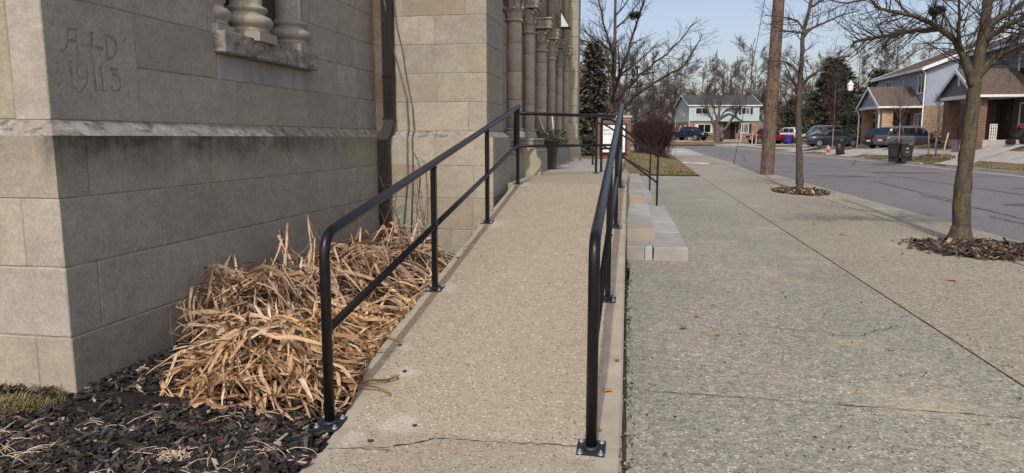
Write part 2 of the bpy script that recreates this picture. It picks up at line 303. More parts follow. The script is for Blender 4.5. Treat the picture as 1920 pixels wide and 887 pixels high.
# ---------------------------------------------------------------- mesh helpers
class MB:
    def __init__(s): s.v = []; s.f = []; s.m = []; s.s = []
    def quad(s, a, b, c, d, m=0, sm=0):
        i = len(s.v); s.v += [a, b, c, d]; s.f.append((i, i + 1, i + 2, i + 3)); s.m.append(m); s.s.append(sm)
    def poly(s, pts, m=0):
        i = len(s.v); s.v += [tuple(p) for p in pts]; s.f.append(tuple(range(i, i + len(pts)))); s.m.append(m); s.s.append(0)
    def face(s, idx, m=0, sm=0): s.f.append(tuple(idx)); s.m.append(m); s.s.append(sm)
    def hexa(s, c, m=0, skip=()):
        """c: 8 corners, bottom ring 0-3 ccw from above, top ring 4-7"""
        i = len(s.v); s.v += [tuple(p) for p in c]
        for k, f in enumerate(((3, 2, 1, 0), (4, 5, 6, 7), (0, 1, 5, 4), (1, 2, 6, 5), (2, 3, 7, 6), (3, 0, 4, 7))):
            if k in skip: continue
            s.face([i + q for q in f], m)
    def box(s, x0, x1, y0, y1, z0, z1, m=0):
        s.hexa([(x0, y0, z0), (x1, y0, z0), (x1, y1, z0), (x0, y1, z0), (x0, y0, z1), (x1, y0, z1), (x1, y1, z1), (x0, y1, z1)], m)
    def cbox(s, x0, x1, y0, y1, z0, z1, b=.006, m=0, jit=0):
        """box with chamfered edges (44 triangles)"""
        i0 = len(s.v); X = (x0, x1); Y = (y0, y1); Z = (z0, z1); ix = {}
        for a in (0, 1):
            for c in (0, 1):
                for d in (0, 1):
                    x, y, z = X[a], Y[c], Z[d]; sx, sy, sz = (1 - 2 * a), (1 - 2 * c), (1 - 2 * d)
                    j = lambda: rnd.uniform(-jit, jit) if jit else 0
                    for ax, p in (('x', (x, y + sy * b, z + sz * b)), ('y', (x + sx * b, y, z + sz * b)), ('z', (x + sx * b, y + sy * b, z))):
                        ix[a, c, d, ax] = len(s.v); s.v.append((p[0] + j(), p[1] + j(), p[2] + j()))
        fc = lambda l: s.face([ix[k] for k in l], m)
        for a in (0, 1):
            o = [(a, 0, 0, 'x'), (a, 1, 0, 'x'), (a, 1, 1, 'x'), (a, 0, 1, 'x')]; fc(o if a else o[::-1])
            o = [(0, a, 0, 'y'), (1, a, 0, 'y'), (1, a, 1, 'y'), (0, a, 1, 'y')]; fc(o[::-1] if a else o)
            o = [(0, 0, a, 'z'), (1, 0, a, 'z'), (1, 1, a, 'z'), (0, 1, a, 'z')]; fc(o if a else o[::-1])
        for a in (0, 1):
            for c in (0, 1):
                fl = a ^ c
                o = [(a, c, 0, 'x'), (a, c, 0, 'y'), (a, c, 1, 'y'), (a, c, 1, 'x')]; fc(o[::-1] if not fl else o)
                o = [(a, 0, c, 'x'), (a, 0, c, 'z'), (a, 1, c, 'z'), (a, 1, c, 'x')]; fc(o if not fl else o[::-1])
                o = [(0, a, c, 'y'), (0, a, c, 'z'), (1, a, c, 'z'), (1, a, c, 'y')]; fc(o[::-1] if not fl else o)
                for d in (0, 1):
                    o = [(a, c, d, 'x'), (a, c, d, 'y'), (a, c, d, 'z')]; fc(o if (a ^ c ^ d) else o[::-1])
    def tube(s, path, rad, n=6, m=0, cap=True, sm=1, sq=False):
        path = [Vector(p) for p in path]; k = len(path)
        if not hasattr(rad, '__len__'): rad = [rad] * k
        t = (path[1] - path[0]).normalized()
        u = t.orthogonal().normalized() if abs(t.z) < .99 else Vector((1, 0, 0))
        if abs(t.z) < .99: u = t.cross(Vector((0, 0, 1))).normalized()
        i0 = len(s.v); off = math.pi / 4 if sq else 0
        for j, p in enumerate(path):
            if j == 0: d = path[1] - path[0]
            elif j == k - 1: d = path[j] - path[j - 1]
            else: d = (path[j + 1] - path[j]).normalized() + (path[j] - path[j - 1]).normalized()
            if d.length < 1e-9: d = t
            d.normalize(); u = (u - d * u.dot(d))
            if u.length < 1e-6: u = d.orthogonal()
            u.normalize(); v = d.cross(u)
            for q in range(n):
                a = 2 * math.pi * q / n + off; s.v.append(tuple(p + (u * math.cos(a) + v * math.sin(a)) * rad[j]))
        for j in range(k - 1):
            for q in range(n):
                a = i0 + j * n + q; b = i0 + j * n + (q + 1) % n
                s.face((a, b, b + n, a + n), m, sm)
        if cap:
            s.face([i0 + q for q in range(n)][::-1], m); s.face([i0 + (k - 1) * n + q for q in range(n)], m)
    def lathe(s, prof, c=(0, 0, 0), n=20, m=0, sm=1, axis='z'):
        """prof: (radius, height) pairs"""
        i0 = len(s.v); k = len(prof)
        for r, h in prof:
            for q in range(n):
                a = 2 * math.pi * q / n
                p = (r * math.cos(a), r * math.sin(a), h)
                if axis == 'y': p = (p[0], h, p[1])
                if axis == 'x': p = (h, p[0], p[1])
                s.v.append((c[0] + p[0], c[1] + p[1], c[2] + p[2]))
        for j in range(k - 1):
            for q in range(n):
                a = i0 + j * n + q; b = i0 + j * n + (q + 1) % n
                s.face((a, b, b + n, a + n), m, sm)
        s.face([i0 + q for q in range(n)][::-1], m); s.face([i0 + (k - 1) * n + q for q in range(n)], m)
    def prism(s, pts, d, m=0):
        """closed outline pts (3d) pushed along vector d"""
        i = len(s.v); n = len(pts); s.v += [tuple(p) for p in pts]; s.v += [(p[0] + d[0], p[1] + d[1], p[2] + d[2]) for p in pts]
        s.face(list(range(i, i + n))[::-1], m); s.face(list(range(i + n, i + 2 * n)), m)
        for q in range(n):
            a = i + q; b = i + (q + 1) % n; s.face((a, b, b + n, a + n), m)
ORG = {}
def build(name, mb, mats, parent=None, loc=None, local=False, label=None, kind=None, mesh=None):
    """links one mesh object; mb is in world coordinates unless local"""
    if not isinstance(mats, (list, tuple)): mats = [mats]
    if mesh is None:
        mesh = bpy.data.meshes.new(name)
        o_ = Vector((0, 0, 0))
        if not local:
            o_ = Vector(loc) if (loc is not None and parent is None) else (ORG[parent.name] if parent else Vector((0, 0, 0)))
        vs = mb.v if o_.length == 0 else [(p[0] - o_.x, p[1] - o_.y, p[2] - o_.z) for p in mb.v]
        mesh.from_pydata(vs, [], mb.f)
        if any(mb.m): mesh.polygons.foreach_set("material_index", mb.m)
        if any(mb.s): mesh.polygons.foreach_set("use_smooth", [bool(x) for x in mb.s])
        for q in mats: mesh.materials.append(q)
        mesh.update()
    o = bpy.data.objects.new(name, mesh); COL.objects.link(o)
    if parent: o.parent = parent; ORG[o.name] = ORG.get(parent.name, Vector((0, 0, 0)))
    elif loc is not None: o.location = loc; ORG[o.name] = Vector(loc)
    else: ORG[o.name] = Vector((0, 0, 0))
    if label: o["label"] = label
    if kind: o["kind"] = kind
    return o
def empty(name, loc, rz=0):
    o = bpy.data.objects.new(name, None); COL.objects.link(o); o.empty_display_size = .2
    o.location = loc; o.rotation_euler = (0, 0, rz); ORG[o.name] = Vector(loc) if rz == 0 else Vector((0, 0, 0)); return o
def tag(o, label, cat, group=None, kind=None):
    o["label"] = label; o["category"] = cat
    if group: o["group"] = group
    if kind: o["kind"] = kind
    return o
def struct(o): o["kind"] = "structure"; return o
def copy_tree(o, parent=None):
    c = o.copy(); COL.objects.link(c)
    if parent: c.parent = parent; c.matrix_parent_inverse = o.matrix_parent_inverse
    for ch in KIDS.get(o.name, None) or [x for x in o.children]: copy_tree(ch, c)
    return c
KIDS = {}
def smooth(t): t = max(0, min(1, t)); return t * t * (3 - 2 * t)

# ---------------------------------------------------------------- terrain
def gz(x, y):
    """height of the ground: level here, rising gently far up the street"""
    t = max(0, y - 50); z = .75 * (min(t, 62) / 62) ** 2 + max(0, t - 62) * .012
    return min(z, 1.6)
def curb_x(y):
    pts = [(-40, 14.0), (46, 14.0), (60, 13.0), (80, 11.4), (92, 9.6), (100, 7.0), (200, 7.0)]
    for (a, b), (c, d) in zip(pts, pts[1:]):
        if a <= y <= c: return b + (d - b) * (y - a) / (c - a)
    return 7.0
def lot(x, y):
    """front gardens across the street stand above the kerb"""
    d = x - curb_x(y)
    f = 1 - .5 * smooth((y - 42) / 14) - .35 * smooth((y - 66) / 14)
    return gz(x, y) + .05 + f * (.25 * smooth(d / 1.2) + .7 * smooth((d - .6) / 2.4))
def end_z(x, y):
    """gardens where the street ends: a bank up to the last house"""
    return gz(x, y) + .02 + .42 * smooth((y - 94.5) / 4) * (1 - .8 * smooth((x - 9) / 4))
def gnd(x, y): return end_z(x, y) if y > 94 else (lot(x, y) if x > curb_x(y) else gz(x, y) - .07)
def lawn_z(x, y):
    """the church lawn beyond the steps: a low mound"""
    e = min((y - 25.6) / 5.0, (2.2 - x) / 2.2)
    return .02 + gz(x, y) + .40 * smooth(e)
def sheet(x0, x1, y0, y1, nx, ny, zf, mb=None, m=0, xf=None):
    mb = mb or MB(); i0 = len(mb.v)
    for j in range(ny + 1):
        y = y0 + (y1 - y0) * j / ny
        for i in range(nx + 1):
            a, b = (xf(y) if xf else (x0, x1)); x = a + (b - a) * i / nx
            mb.v.append((x, y, zf(x, y)))
    for j in range(ny):
        for i in range(nx):
            a = i0 + j * (nx + 1) + i; mb.face((a, a + 1, a + nx + 2, a + nx + 1), m, 1)
    return mb
# ground: one sheet to the horizon
g = MB()
ys = [-60, -20, 0, 30, 50, 60, 70, 80, 90, 100, 106, 112, 130, 180, 300, 700, 1500]
xs = [-1500, -400, -100, -40, -15, 0, 15, 40, 100, 400, 1500]
for y in ys:
    for x in xs: g.v.append((x, y, gz(x, y) - .28))
for j in range(len(ys) - 1):
    for i in range(len(xs) - 1):
        a = j * len(xs) + i; g.face((a, a + 1, a + len(xs) + 1, a + len(xs)))
struct(build("ground", g, MGround))
# road
road_l = lambda y: 5.0 if y < 74 else 5.0 - 1.2 * smooth((y - 74) / 14)
m = sheet(0, 0, -30, 80, 8, 56, lambda x, y: gz(x, y) - .07, xf=lambda y: (road_l(y), curb_x(y)))
sheet(-60, 0, 80, 94, 20, 8, lambda x, y: gz(x, y) - .07, m, xf=lambda y: (-60, curb_x(y)))
struct(build("road", m, MAsph))
# tar seams and patches on the road
mb = MB()
def ribbon(mb, pts, wd, z=None, m=0, jit=.25):
    pr_ = None
    for k, p in enumerate(pts):
        q = pts[min(k + 1, len(pts) - 1)]; o_ = pts[max(k - 1, 0)]
        d = Vector((q[0] - o_[0], q[1] - o_[1], 0)); d.normalize(); nn = Vector((-d.y, d.x, 0))
        ww = wd * rnd.uniform(1 - jit, 1 + jit) / 2
        a = (p[0] + nn.x * ww, p[1] + nn.y * ww, p[2] if len(p) > 2 else z); b = (p[0] - nn.x * ww, p[1] - nn.y * ww, p[2] if len(p) > 2 else z)
        if pr_: mb.quad(pr_[1], b, a, pr_[0], m)
        pr_ = (a, b)
def wiggle(a, b, n, amp, zf):
    out = []
    for k in range(n + 1):
        t = k / n; x = a[0] + (b[0] - a[0]) * t + rnd.uniform(-amp, amp); y = a[1] + (b[1] - a[1]) * t + rnd.uniform(-amp, amp)
        out.append((x, y, zf(x, y)))
    return out
rz_ = lambda x, y: gz(x, y) - .064
for a, b in (((9.4, -5), (9.3, 80)), ((6.6, 12), (6.9, 19)), ((5.3, 26), (13.8, 29)), ((5.2, 35), (13.9, 36.5)), ((7.2, 11), (12.2, 12.5)), ((7.0, 17), (7.6, 25)), ((11, 20), (13.2, 26)), ((5.1, 30.5), (9, 33)), ((6.1, 8), (6.3, 14)), ((10.5, 38), (13.5, 48)), ((6.2, 44), (8.2, 60)), ((9.8, 16), (11.4, 19))):
    ribbon(mb, wiggle(a, b, 26, .06, rz_), .07, jit=.6)
for x, y, sx, sy in ((11.5, 22, 1.2, .5), (8.1, 16.5, .5, .35), (10.6, 31, 1.5, .6), (7.5, 28, .9, .5), (12.6, 40, .8, 1.4)):
    mb.poly([(x + sx * math.cos(a) * rnd.uniform(.7, 1.2), y + sy * math.sin(a) * rnd.uniform(.7, 1.2), rz_(x, y)) for a in [i * .5236 for i in range(12)]])
o = struct(build("road_repair_marks", mb, MTar))
# ---- pavement: slabs with recessed joints over a dark bed
pav = empty("pavement", (2, 10, 0)); struct(pav)
mb = sheet(-.05, 5.02, -6, 58, 2, 32, lambda x, y: gz(x, y) - .045); build("joint_bed", mb, MDirt, pav)
lanes = [(-.075, 2.093, [-6, -2.9, .3, 3.68, 7.62, 11.4, 14.9, 18.4, 21.9, 25.55], MWalk, 0),
         (2.109, 4.036, [-6, -2.9, .3, 3.64, 7.55, 11.4, 14.9, 18.4, 21.9, 25.55, 29, 32.5, 36, 39.5, 43, 46.5, 50, 54, 58], MWalkB, 1)]
HOLES = []
for x0, x1, yy, mt, l in lanes:
    for a, b in zip(yy, yy[1:]):
        mb = MB(); n = 4; dz = rnd.uniform(-.002, .002)
        q = .004 if b < 26 else .006
        mb.hexa([(x0, a + q, gz(x0, a) - .1), (x1, a + q, gz(x1, a) - .1), (x1, b - q, gz(x1, b) - .1), (x0, b - q, gz(x0, b) - .1),
                 (x0, a + q, gz(x0, a) + dz), (x1, a + q, gz(x1, a) + dz), (x1, b - q, gz(x1, b) + dz), (x0, b - q, gz(x0, b) + dz)])
        build("concrete_slab", mb, mt, pav)
for a, b in [(-6, -1.5), (-1.5, 3), (3, 8), (8, 13), (13, 18), (18, 23), (23, 28), (28, 33), (33, 38), (38, 43), (43, 48), (48, 53), (53, 58)]:
    mb = MB(); mb.hexa([(4.056, a + .006, gz(5, a) - .16), (5.0, a + .006, gz(5, a) - .16), (5.0, b - .006, gz(5, b) - .16), (4.056, b - .006, gz(5, b) - .16),
             (4.056, a + .006, gz(4, a) + .002), (4.97, a + .006, gz(5, a) - .012), (4.97, b - .006, gz(5, b) - .012), (4.056, b - .006, gz(4, b) + .002)])
    build("kerb_slab", mb, MWalkB, pav)
# hairline cracks and a faint dark joint line that wander over the slabs
mb = MB()
z0_ = lambda x, y: .0045
ribbon(mb, wiggle((.05, 3.69), (2.08, 3.63), 40, .006, z0_), .005, jit=.9)
for a, b in (((.75, 5.2), (1.5, 5.0)), ((1.5, 5.0), (1.9, 5.4)), ((2.2, 8.6), (3.6, 8.3)), ((2.3, 13), (3.9, 13.3))): ribbon(mb, wiggle(a, b, 14, .025, z0_), .004, jit=.9)
build("hairline_crack", mb, MDirt, pav)
# wet patch with old snow far up the pavement
mb = MB(); c = (2.9, 38.2)
mb.poly([(c[0] + 1.15 * math.cos(a) * rnd.uniform(.8, 1.1), c[1] + .9 * math.sin(a) * rnd.uniform(.7, 1.1), .006) for a in [i * .3927 for i in range(16)]])
struct(build("wet_patch", mb, MIce))
for k, (cx, cy, sx, sy) in enumerate(((2.35, 39.0, .35, .5), (3.0, 38.3, .55, .3), (3.35, 37.7, .3, .25), (3.5, 66, .8, .7))):
    mb = MB(); zz = gz(cx, cy) + .012
    ring = [(cx + sx * math.cos(a) * rnd.uniform(.6, 1.2), cy + sy * math.sin(a) * rnd.uniform(.6, 1.2), zz) for a in [i * .4488 for i in range(14)]]
    i = len(mb.v); mb.v += ring + [(cx, cy, zz + .03)]
    for q in range(14): mb.face((i + q, i + (q + 1) % 14, i + 14), 0, 1)
    struct(build("snow_patch", mb, MSnow))
# far end: lawns, walks, driveways
m = sheet(14, 62, -30, 94, 40, 124, lambda x, y: lot(x, y), xf=lambda y: (curb_x(y) + .16, 62))
struct(build("far_lawn_soil", m, MSoil))
kb = empty("kerb", (14, 20, 0)); struct(kb)
yy = [-30 + 3 * i for i in range(45)]
for a, b in zip(yy, yy[1:]):
    if b > 94: break
    if any(a < q < b for q in (36.5, 46.5, 61)): lo = .02
    else: lo = 0
    mb = MB(); xa, xb = curb_x(a), curb_x(b); za, zb = gz(xa, a), gz(xb, b); t = .075 - lo * 2
    mb.hexa([(xa - .35, a + .01, za - .2), (xa + .17, a + .01, za - .2), (xb + .17, b - .01, zb - .2), (xb - .35, b - .01, zb - .2),
             (xa - .35, a + .01, za - .062), (xa + .17, a + .01, za - .062), (xb + .17, b - .01, zb - .062), (xb - .35, b - .01, zb - .062)])
    mb.hexa([(xa, a + .01, za - .06), (xa + .16, a + .01, za - .06), (xb + .16, b - .01, zb - .06), (xb, b - .01, zb - .06),
             (xa + .02, a + .01, za + t), (xa + .16, a + .01, za + t), (xb + .16, b - .01, zb + t), (xb + .02, b - .01, zb + t)])
    build("kerb_stone", mb, MConc, kb)
m = sheet(0, 0, -30, 93, 3, 123, lambda x, y: lot(x, y) + .03, xf=lambda y: (curb_x(y) + .9, curb_x(y) + 2.0)); struct(build("far_pavement", m, MConc))
for nm, ya, yb, x1 in (("front_walk", 34.6, 37.4, 18.4), ("driveway", 50.3, 56.2, 21), ("driveway", 60.8, 66.8, 24), ("driveway", 85, 93.5, 22)):
    m = sheet(0, 0, ya, yb, 14, 8, lambda x, y: lot(x, y) + .045, xf=lambda y: (curb_x(y) + .02, x1)); struct(build(nm, m, MConc))
m = sheet(-60, 62, 94, 140, 61, 46, end_z); struct(build("end_lawn_soil", m, MSoil))
m = sheet(-20, 8.2, 94.1, 97.2, 24, 6, lambda x, y: end_z(x, y) + .02); struct(build("brown_verge", m, MSoilB))
m = sheet(-16, 10.5, 97.3, 101.6, 24, 6, lambda x, y: end_z(x, y) + .03); struct(build("end_driveway", m, MConc))
# church lawn past the steps
def lawn_edge(y): return 2.0 if y < 26.2 else 2.0 + .014 * (y - 26)
m = sheet(0, 0, 25.6, 56, 16, 40, lambda x, y: lawn_z(x, y), xf=lambda y: (-14, lawn_edge(y))); struct(build("church_lawn_soil", m, MSoil))
m = sheet(-14, 0, 56, 79.9, 10, 20, lambda x, y: gz(x, y) + .004, xf=lambda y: (-14, road_l(y) - .02)); struct(build("side_walk_paving", m, MConc))
m = sheet(-14, -.36, 8.0, 25.6, 6, 10, lambda x, y: -.03); struct(build("yard_soil", m, MSoil))
mb = MB(); mb.box(-.6, 2.02, 25.56, 25.66, -.05, .05); struct(build("lawn_edging", mb, MDirt))

# ---------------------------------------------------------------- ramp
RS = .15                                     # rise per metre of the ramp
def rampz(y): return 0.012 + max(0, min(y - 2.93, 5.33)) * RS
rp = empty("ramp", (-.75, 3, 0)); struct(rp)
def ledge(y): return -1.33 - .035 * smooth((y - 2.4) / .6) - .12 * smooth((y - 2.9) / .9)
def redge(y): return -.045 - .018 * max(0, y - 2.7)
mb = MB(); ys_ = [-3, 0, 1.5, 2.2, 2.6, 2.93, 3.2, 3.6, 4, 4.6, 5.3, 6, 7, 8.26]
for a, b in zip(ys_, ys_[1:]):
    xa0, xa1, xb0, xb1 = ledge(a) + .07, redge(a) - .11, ledge(b) + .07, redge(b) - .11
    mb.hexa([(xa0, a, -.3), (xa1, a, -.3), (xb1, b, -.3), (xb0, b, -.3), (xa0, a, rampz(a)), (xa1, a, rampz(a)), (xb1, b, rampz(b)), (xb0, b, rampz(b))], 0, skip=(0, 2, 4))
build("ramp_surface", mb, MRamp, rp)
mb = MB()
for a, b in zip(ys_, ys_[1:]):               # smooth cement margin along both edges, 3 mm lower with a rounded arris
    for L in (1, 0):
        if L: xa0, xa1, xb0, xb1 = ledge(a), ledge(a) + .07, ledge(b), ledge(b) + .07
        else: xa0, xa1, xb0, xb1 = redge(a) - .11, redge(a), redge(b) - .11, redge(b)
        za, zb = rampz(a) - .002, rampz(b) - .002
        c = .012
        oa, ob = (xa0, xb0) if L else (xa1, xb1); ia, ib = (xa1, xb1) if L else (xa0, xb0); sg = 1 if L else -1
        def q_(p1, p2, p3, p4):
            mb.quad(p1, p2, p3, p4) if not L else mb.quad(p4, p3, p2, p1)
        q_((ia, a, za), (oa + sg * c, a, za), (ob + sg * c, b, zb), (ib, b, zb))
        q_((oa + sg * c, a, za), (oa, a, za - c), (ob, b, zb - c), (ob + sg * c, b, zb))
        q_((oa, a, za - c), (oa, a, -.3), (ob, b, -.3), (ob, b, zb - c))
build("ramp_edge", mb, MEdge, rp)
mb = MB(); mb.cbox(-1.56, -.16, 8.27, 11.2, .3, .81, .01); build("upper_landing", mb, MRamp, rp)
mb = MB()
ribbon(mb, wiggle((-1.31, 2.70), (-1.03, 2.76), 10, .008, lambda x, y: rampz(y) + .003), .004, jit=.8)
ribbon(mb, wiggle((-1.03, 2.77), (-.87, 2.88), 8, .008, lambda x, y: rampz(y) + .003), .008, jit=.9)
ribbon(mb, wiggle((-.87, 2.88), (-.16, 2.915), 22, .009, lambda x, y: rampz(y) + .003), .004, jit=.9)
ribbon(mb, wiggle((-1.2, 2.72), (-1.0, 2.73), 6, .008, lambda x, y: rampz(y) + .0035), .003, jit=.9)
build("hairline_crack", mb, MDirt, rp)
mb = MB()                                     # bolt holes left by older posts, each in a smear of cement dust
for x, y in ((-1.225, 3.49), (-1.36, 3.80), (-1.43, 5.42), (-1.47, 6.95), (-1.0, 2.98), (-1.15, 2.80), (-.55, 2.56)):
    mb.poly([(x + .014 * math.cos(a) * rnd.uniform(.6, 1.3), y + .016 * math.sin(a) * rnd.uniform(.6, 1.3), rampz(y) + .0045 + .15 * .016 * math.sin(a) * (y > 3)) for a in [i * .785 for i in range(8)]])
build("old_bolt_hole", mb, MDirt, rp)
mb = MB(); ribbon(mb, [(redge(y) + .012, y, .002) for y in [1.5 + .25 * i for i in range(26)]], .02, jit=.5); struct(build("ramp_joint_dirt", mb, MDirt))
# stone porch floor at the top
pf = empty("porch_floor", (-1.2, 13, .8)); struct(pf)
for a, b in ((11.21, 12.75), (12.76, 14.3), (14.31, 15.85), (15.86, 18.2)):
    for x0, x1 in ((-2.4, -1.35), (-1.34, -.37)):
        mb = MB(); mb.cbox(x0, x1, a, b, .4, .803, .006); build("floor_slab", mb, MSlabT, pf)
# stone steps beside the ramp
st = tag(empty("stone_steps", (.1, 10, 0)), "low flagstone steps flanking the ramp beside the pavement", "steps")
def slab(x0a, x1a, x0b, x1b, ya, yb, z0, z1, mt, nm="step_stone"):
    mb = MB(); g_ = .002; c = .009
    def ring(z, k): return [(x0a, ya + g_ + k, z), (x1a - k, ya + g_ + k, z), (x1b - k, yb - g_, z), (x0b, yb - g_, z)]
    lo, mid, hi = ring(z0, 0), ring(z1 - c, 0), ring(z1, c)
    for p in (lo, mid, hi):
        for i in range(4): p[i] = (p[i][0] + rnd.uniform(-.006, .006), p[i][1] + rnd.uniform(-.0035, .0035), p[i][2] + (rnd.uniform(-.004, .004) if p is hi else 0))
    mb.hexa(lo + mid, 0, skip=(0, 1)); mb.hexa(mid + hi, 0, skip=(0,)); build(nm, mb, mt, st)
def e1(y): return .545 - .02 * (y - 7.85)
def e2(y): return .185 - .0135 * (y - 8.3)
def e3(y): return .082 - .0128 * (y - 11.45)
def e4(y): return -.233 - .018 * (y - 13.5)
for a, b, mt in ((7.83, 9.1, MSlab), (9.1, 10.9, MSlab), (10.9, 12.7, MSlab)): slab(e2(a) - .02, e1(a), e2(b) - .02, e1(b), a, b, -.1, .15, mt)
for a, b, mt in ((12.71, 15, MSlab), (15, 17.2, MSlab)): slab(.0, .30 - .02 * (a - 12.7), .0, .30 - .02 * (b - 12.7), a, b, -.1, .148, mt)
slab(-.125, .075, -.125, .155, 7.845, 8.29, -.1, .148, MSlabT); slab(.08, .16, .16, .165, 7.85, 8.29, -.1, .146, MSlab)
for a, b, mt in ((8.3, 8.95, MSlabB), (8.95, 9.9, MSlab), (9.9, 11.2, MSlab), (11.2, 12.7, MSlabT), (12.7, 18, MSlab)): slab(-.16, e2(a), -.2, e2(b), a, b, -.1, .288, mt)
for a, b, mt in ((11.45, 11.9, MSlabB), (11.9, 12.9, MSlabT), (12.9, 15, MSlabB), (15, 18.2, MSlabT)): slab(-.2, e3(a), -.3, e3(b), a, b, .25, .435, mt)
for a, b, mt in ((13.5, 15.3, MSlabT), (15.3, 17.3, MSlabB)): slab(-.42, e4(a), -.42, e4(b), a, b, .4, .60, mt)
# ---------------------------------------------------------------- church
ch = tag(empty("church", (-4, 9, 0)), "buff sandstone church wall with carved cornerstone, window sill and columned porch", "church")
def part(nm, mb, mt, par, **k): return build(nm, mb, mt, par, **k)
G = .003
def backing(nm, x0, x1, y0, y1, z0, z1, lab=None):
    mb = MB(); mb.box(x0, x1, y0, y1, z0, z1); return part(nm, mb, MMortar, ch, label=lab)
def bx(par, x0, x1, y0, y1, z0, z1, mt, b=.005):
    """one cut stone"""
    mb = MB(); mb.cbox(x0, x1, y0, y1, z0, z1, b, jit=.0012); return part("stone_block", mb, mt, par)
def plinth_cap(par, x0, x1, y0, y1, z0, z1, z2, inx, iny, mt):
    """plinth stone with a sloped weathered top: inx / iny = set-back on the +X and -Y side"""
    mb = MB(); b = .004
    lo = [(x0, y0, z0), (x1, y0, z0), (x1, y1, z0), (x0, y1, z0)]
    md = [(x0, y0, z1), (x1, y0, z1), (x1, y1, z1), (x0, y1, z1)]
    hi = [(x0, y0 + iny, z2), (x1 - inx, y0 + iny, z2), (x1 - inx, y1, z2), (x0, y1, z2)]
    md2 = [(p[0] - (b if inx and p[0] == x1 else 0), p[1] + (b if iny and p[1] == y0 else 0), p[2] + b) for p in md]
    mb.hexa(lo + md, 0, skip=(1,)); mb.hexa(md + md2, 1, skip=(0, 1)); mb.hexa(md2 + hi, 1, skip=(0,))
    return part("stone_block", mb, [mt, MSw], par)
pk = lambda *ms: rnd.choice(ms)
# --- shaded side wall (faces the street), y 3.03 to 7.6
XL, XU, YF, YC = -2.85, -2.94, 3.03, 7.6
W1 = None
wb = MB(); xf_ = XL - .094                    # mortar core left open where the window is
for y0_, y1_, z0_, z1_ in ((YF + .095, YC + .4, -.3, 2.03), (YF + .095, 4.58, 2.03, 7.0), (6.11, YC + .4, 2.03, 7.0), (4.58, 6.11, 6.2, 7.0)): wb.box(-5.5, xf_, y0_, y1_, z0_, z1_)
wb.box(-5.5, -3.75, 4.58, 6.11, 2.03, 6.2)
W1 = part("wall", wb, MMortar, ch, label="side wall in shade with the carved cornerstone")
pb = MB(); pb.box(-5.5, XL - .004, YF + .004, YC + .2, -.3, 1.36); part("wall_core", pb, MMortar, W1)
# plinth courses on the side wall, corner stones run round onto the lit end
def course(par, X, ys, z0, z1, mt, d0=None, dep=.18, **k):
    for i, (a, b) in enumerate(zip(ys, ys[1:])):
        x0 = X - (d0 if (i == 0 and d0) else dep)
        bx(par, x0, X, a + (G if i else 0), b - G, z0 + G, z1 - G, mt() if callable(mt) else mt, **k)
mg = lambda: MSg
course(W1, XL, [YF, 4.33, 5.08, 6.3, YC], .33, .694, mg, d0=.9)          # replaced below for joints
for o_ in list(W1.children):
    if o_.name.startswith("stone_block"): bpy.data.objects.remove(o_)
course(W1, XL, [YF, 3.79, 4.86, 5.92, 6.75, YC], .694, 1.048, mg, d0=.218)
course(W1, XL, [YF, 3.25, 4.333, 5.4, 6.5, YC], .33, .694, mg, d0=.9)
course(W1, XL, [YF, 3.79, 4.86, 5.95, 7.0, YC], -.25, .33, mg, d0=.207)
caps = [YF, 3.235, 4.316, 5.385, 6.55, YC]
for i, (a, b) in enumerate(zip(caps, caps[1:])):
    plinth_cap(W1, XL - (1.2 if i == 0 else .2), XL, a + (G if i else 0), b - G, 1.048 + G, 1.36, 1.44, .09, .09 if i == 0 else 0, MSt)
# lit end face of the buttress, left of the corner
W2 = backing("wall", -5.4, -3.3, YF + .02, YF + .09, -.3, 1.3, "sunlit end of the side wall at the left edge")
for x0, x1, z0, z1 in ((-5.0, -4.2, .694, 1.048), (-4.2 + 2 * G, -3.068 - G, .694, 1.048), (-5.0, -3.75 - G, .33, .694), (-5.0, -4.0, -.25, .33), (-4.0 + 2 * G, -3.057 - G, -.25, .33)):
    bx(W2, x0, x1, YF, YF + .18, z0 + G, z1 - G, MS)
plinth_cap(W2, -5.2, -4.05 - G, YF, YF + .2, 1.048 + G, 1.36, 1.44, 0, .09, MSt)
for z0, z1, xs in ((1.44, 2.068, [-5.2, -4.3, -3.14]), (2.068, 2.675, [-5.2, -4.0, -3.14])):
    for a, b in zip(xs, xs[1:]): bx(W2, a + G, b - G, YF + .09, YF + .3, z0 + G, z1 - G, MS)
for k in range(6): bx(W2, -5.2, -3.5, YF + .09, YF + .3, 2.675 + .62 * k + G, 3.295 + .62 * k - G, MS)
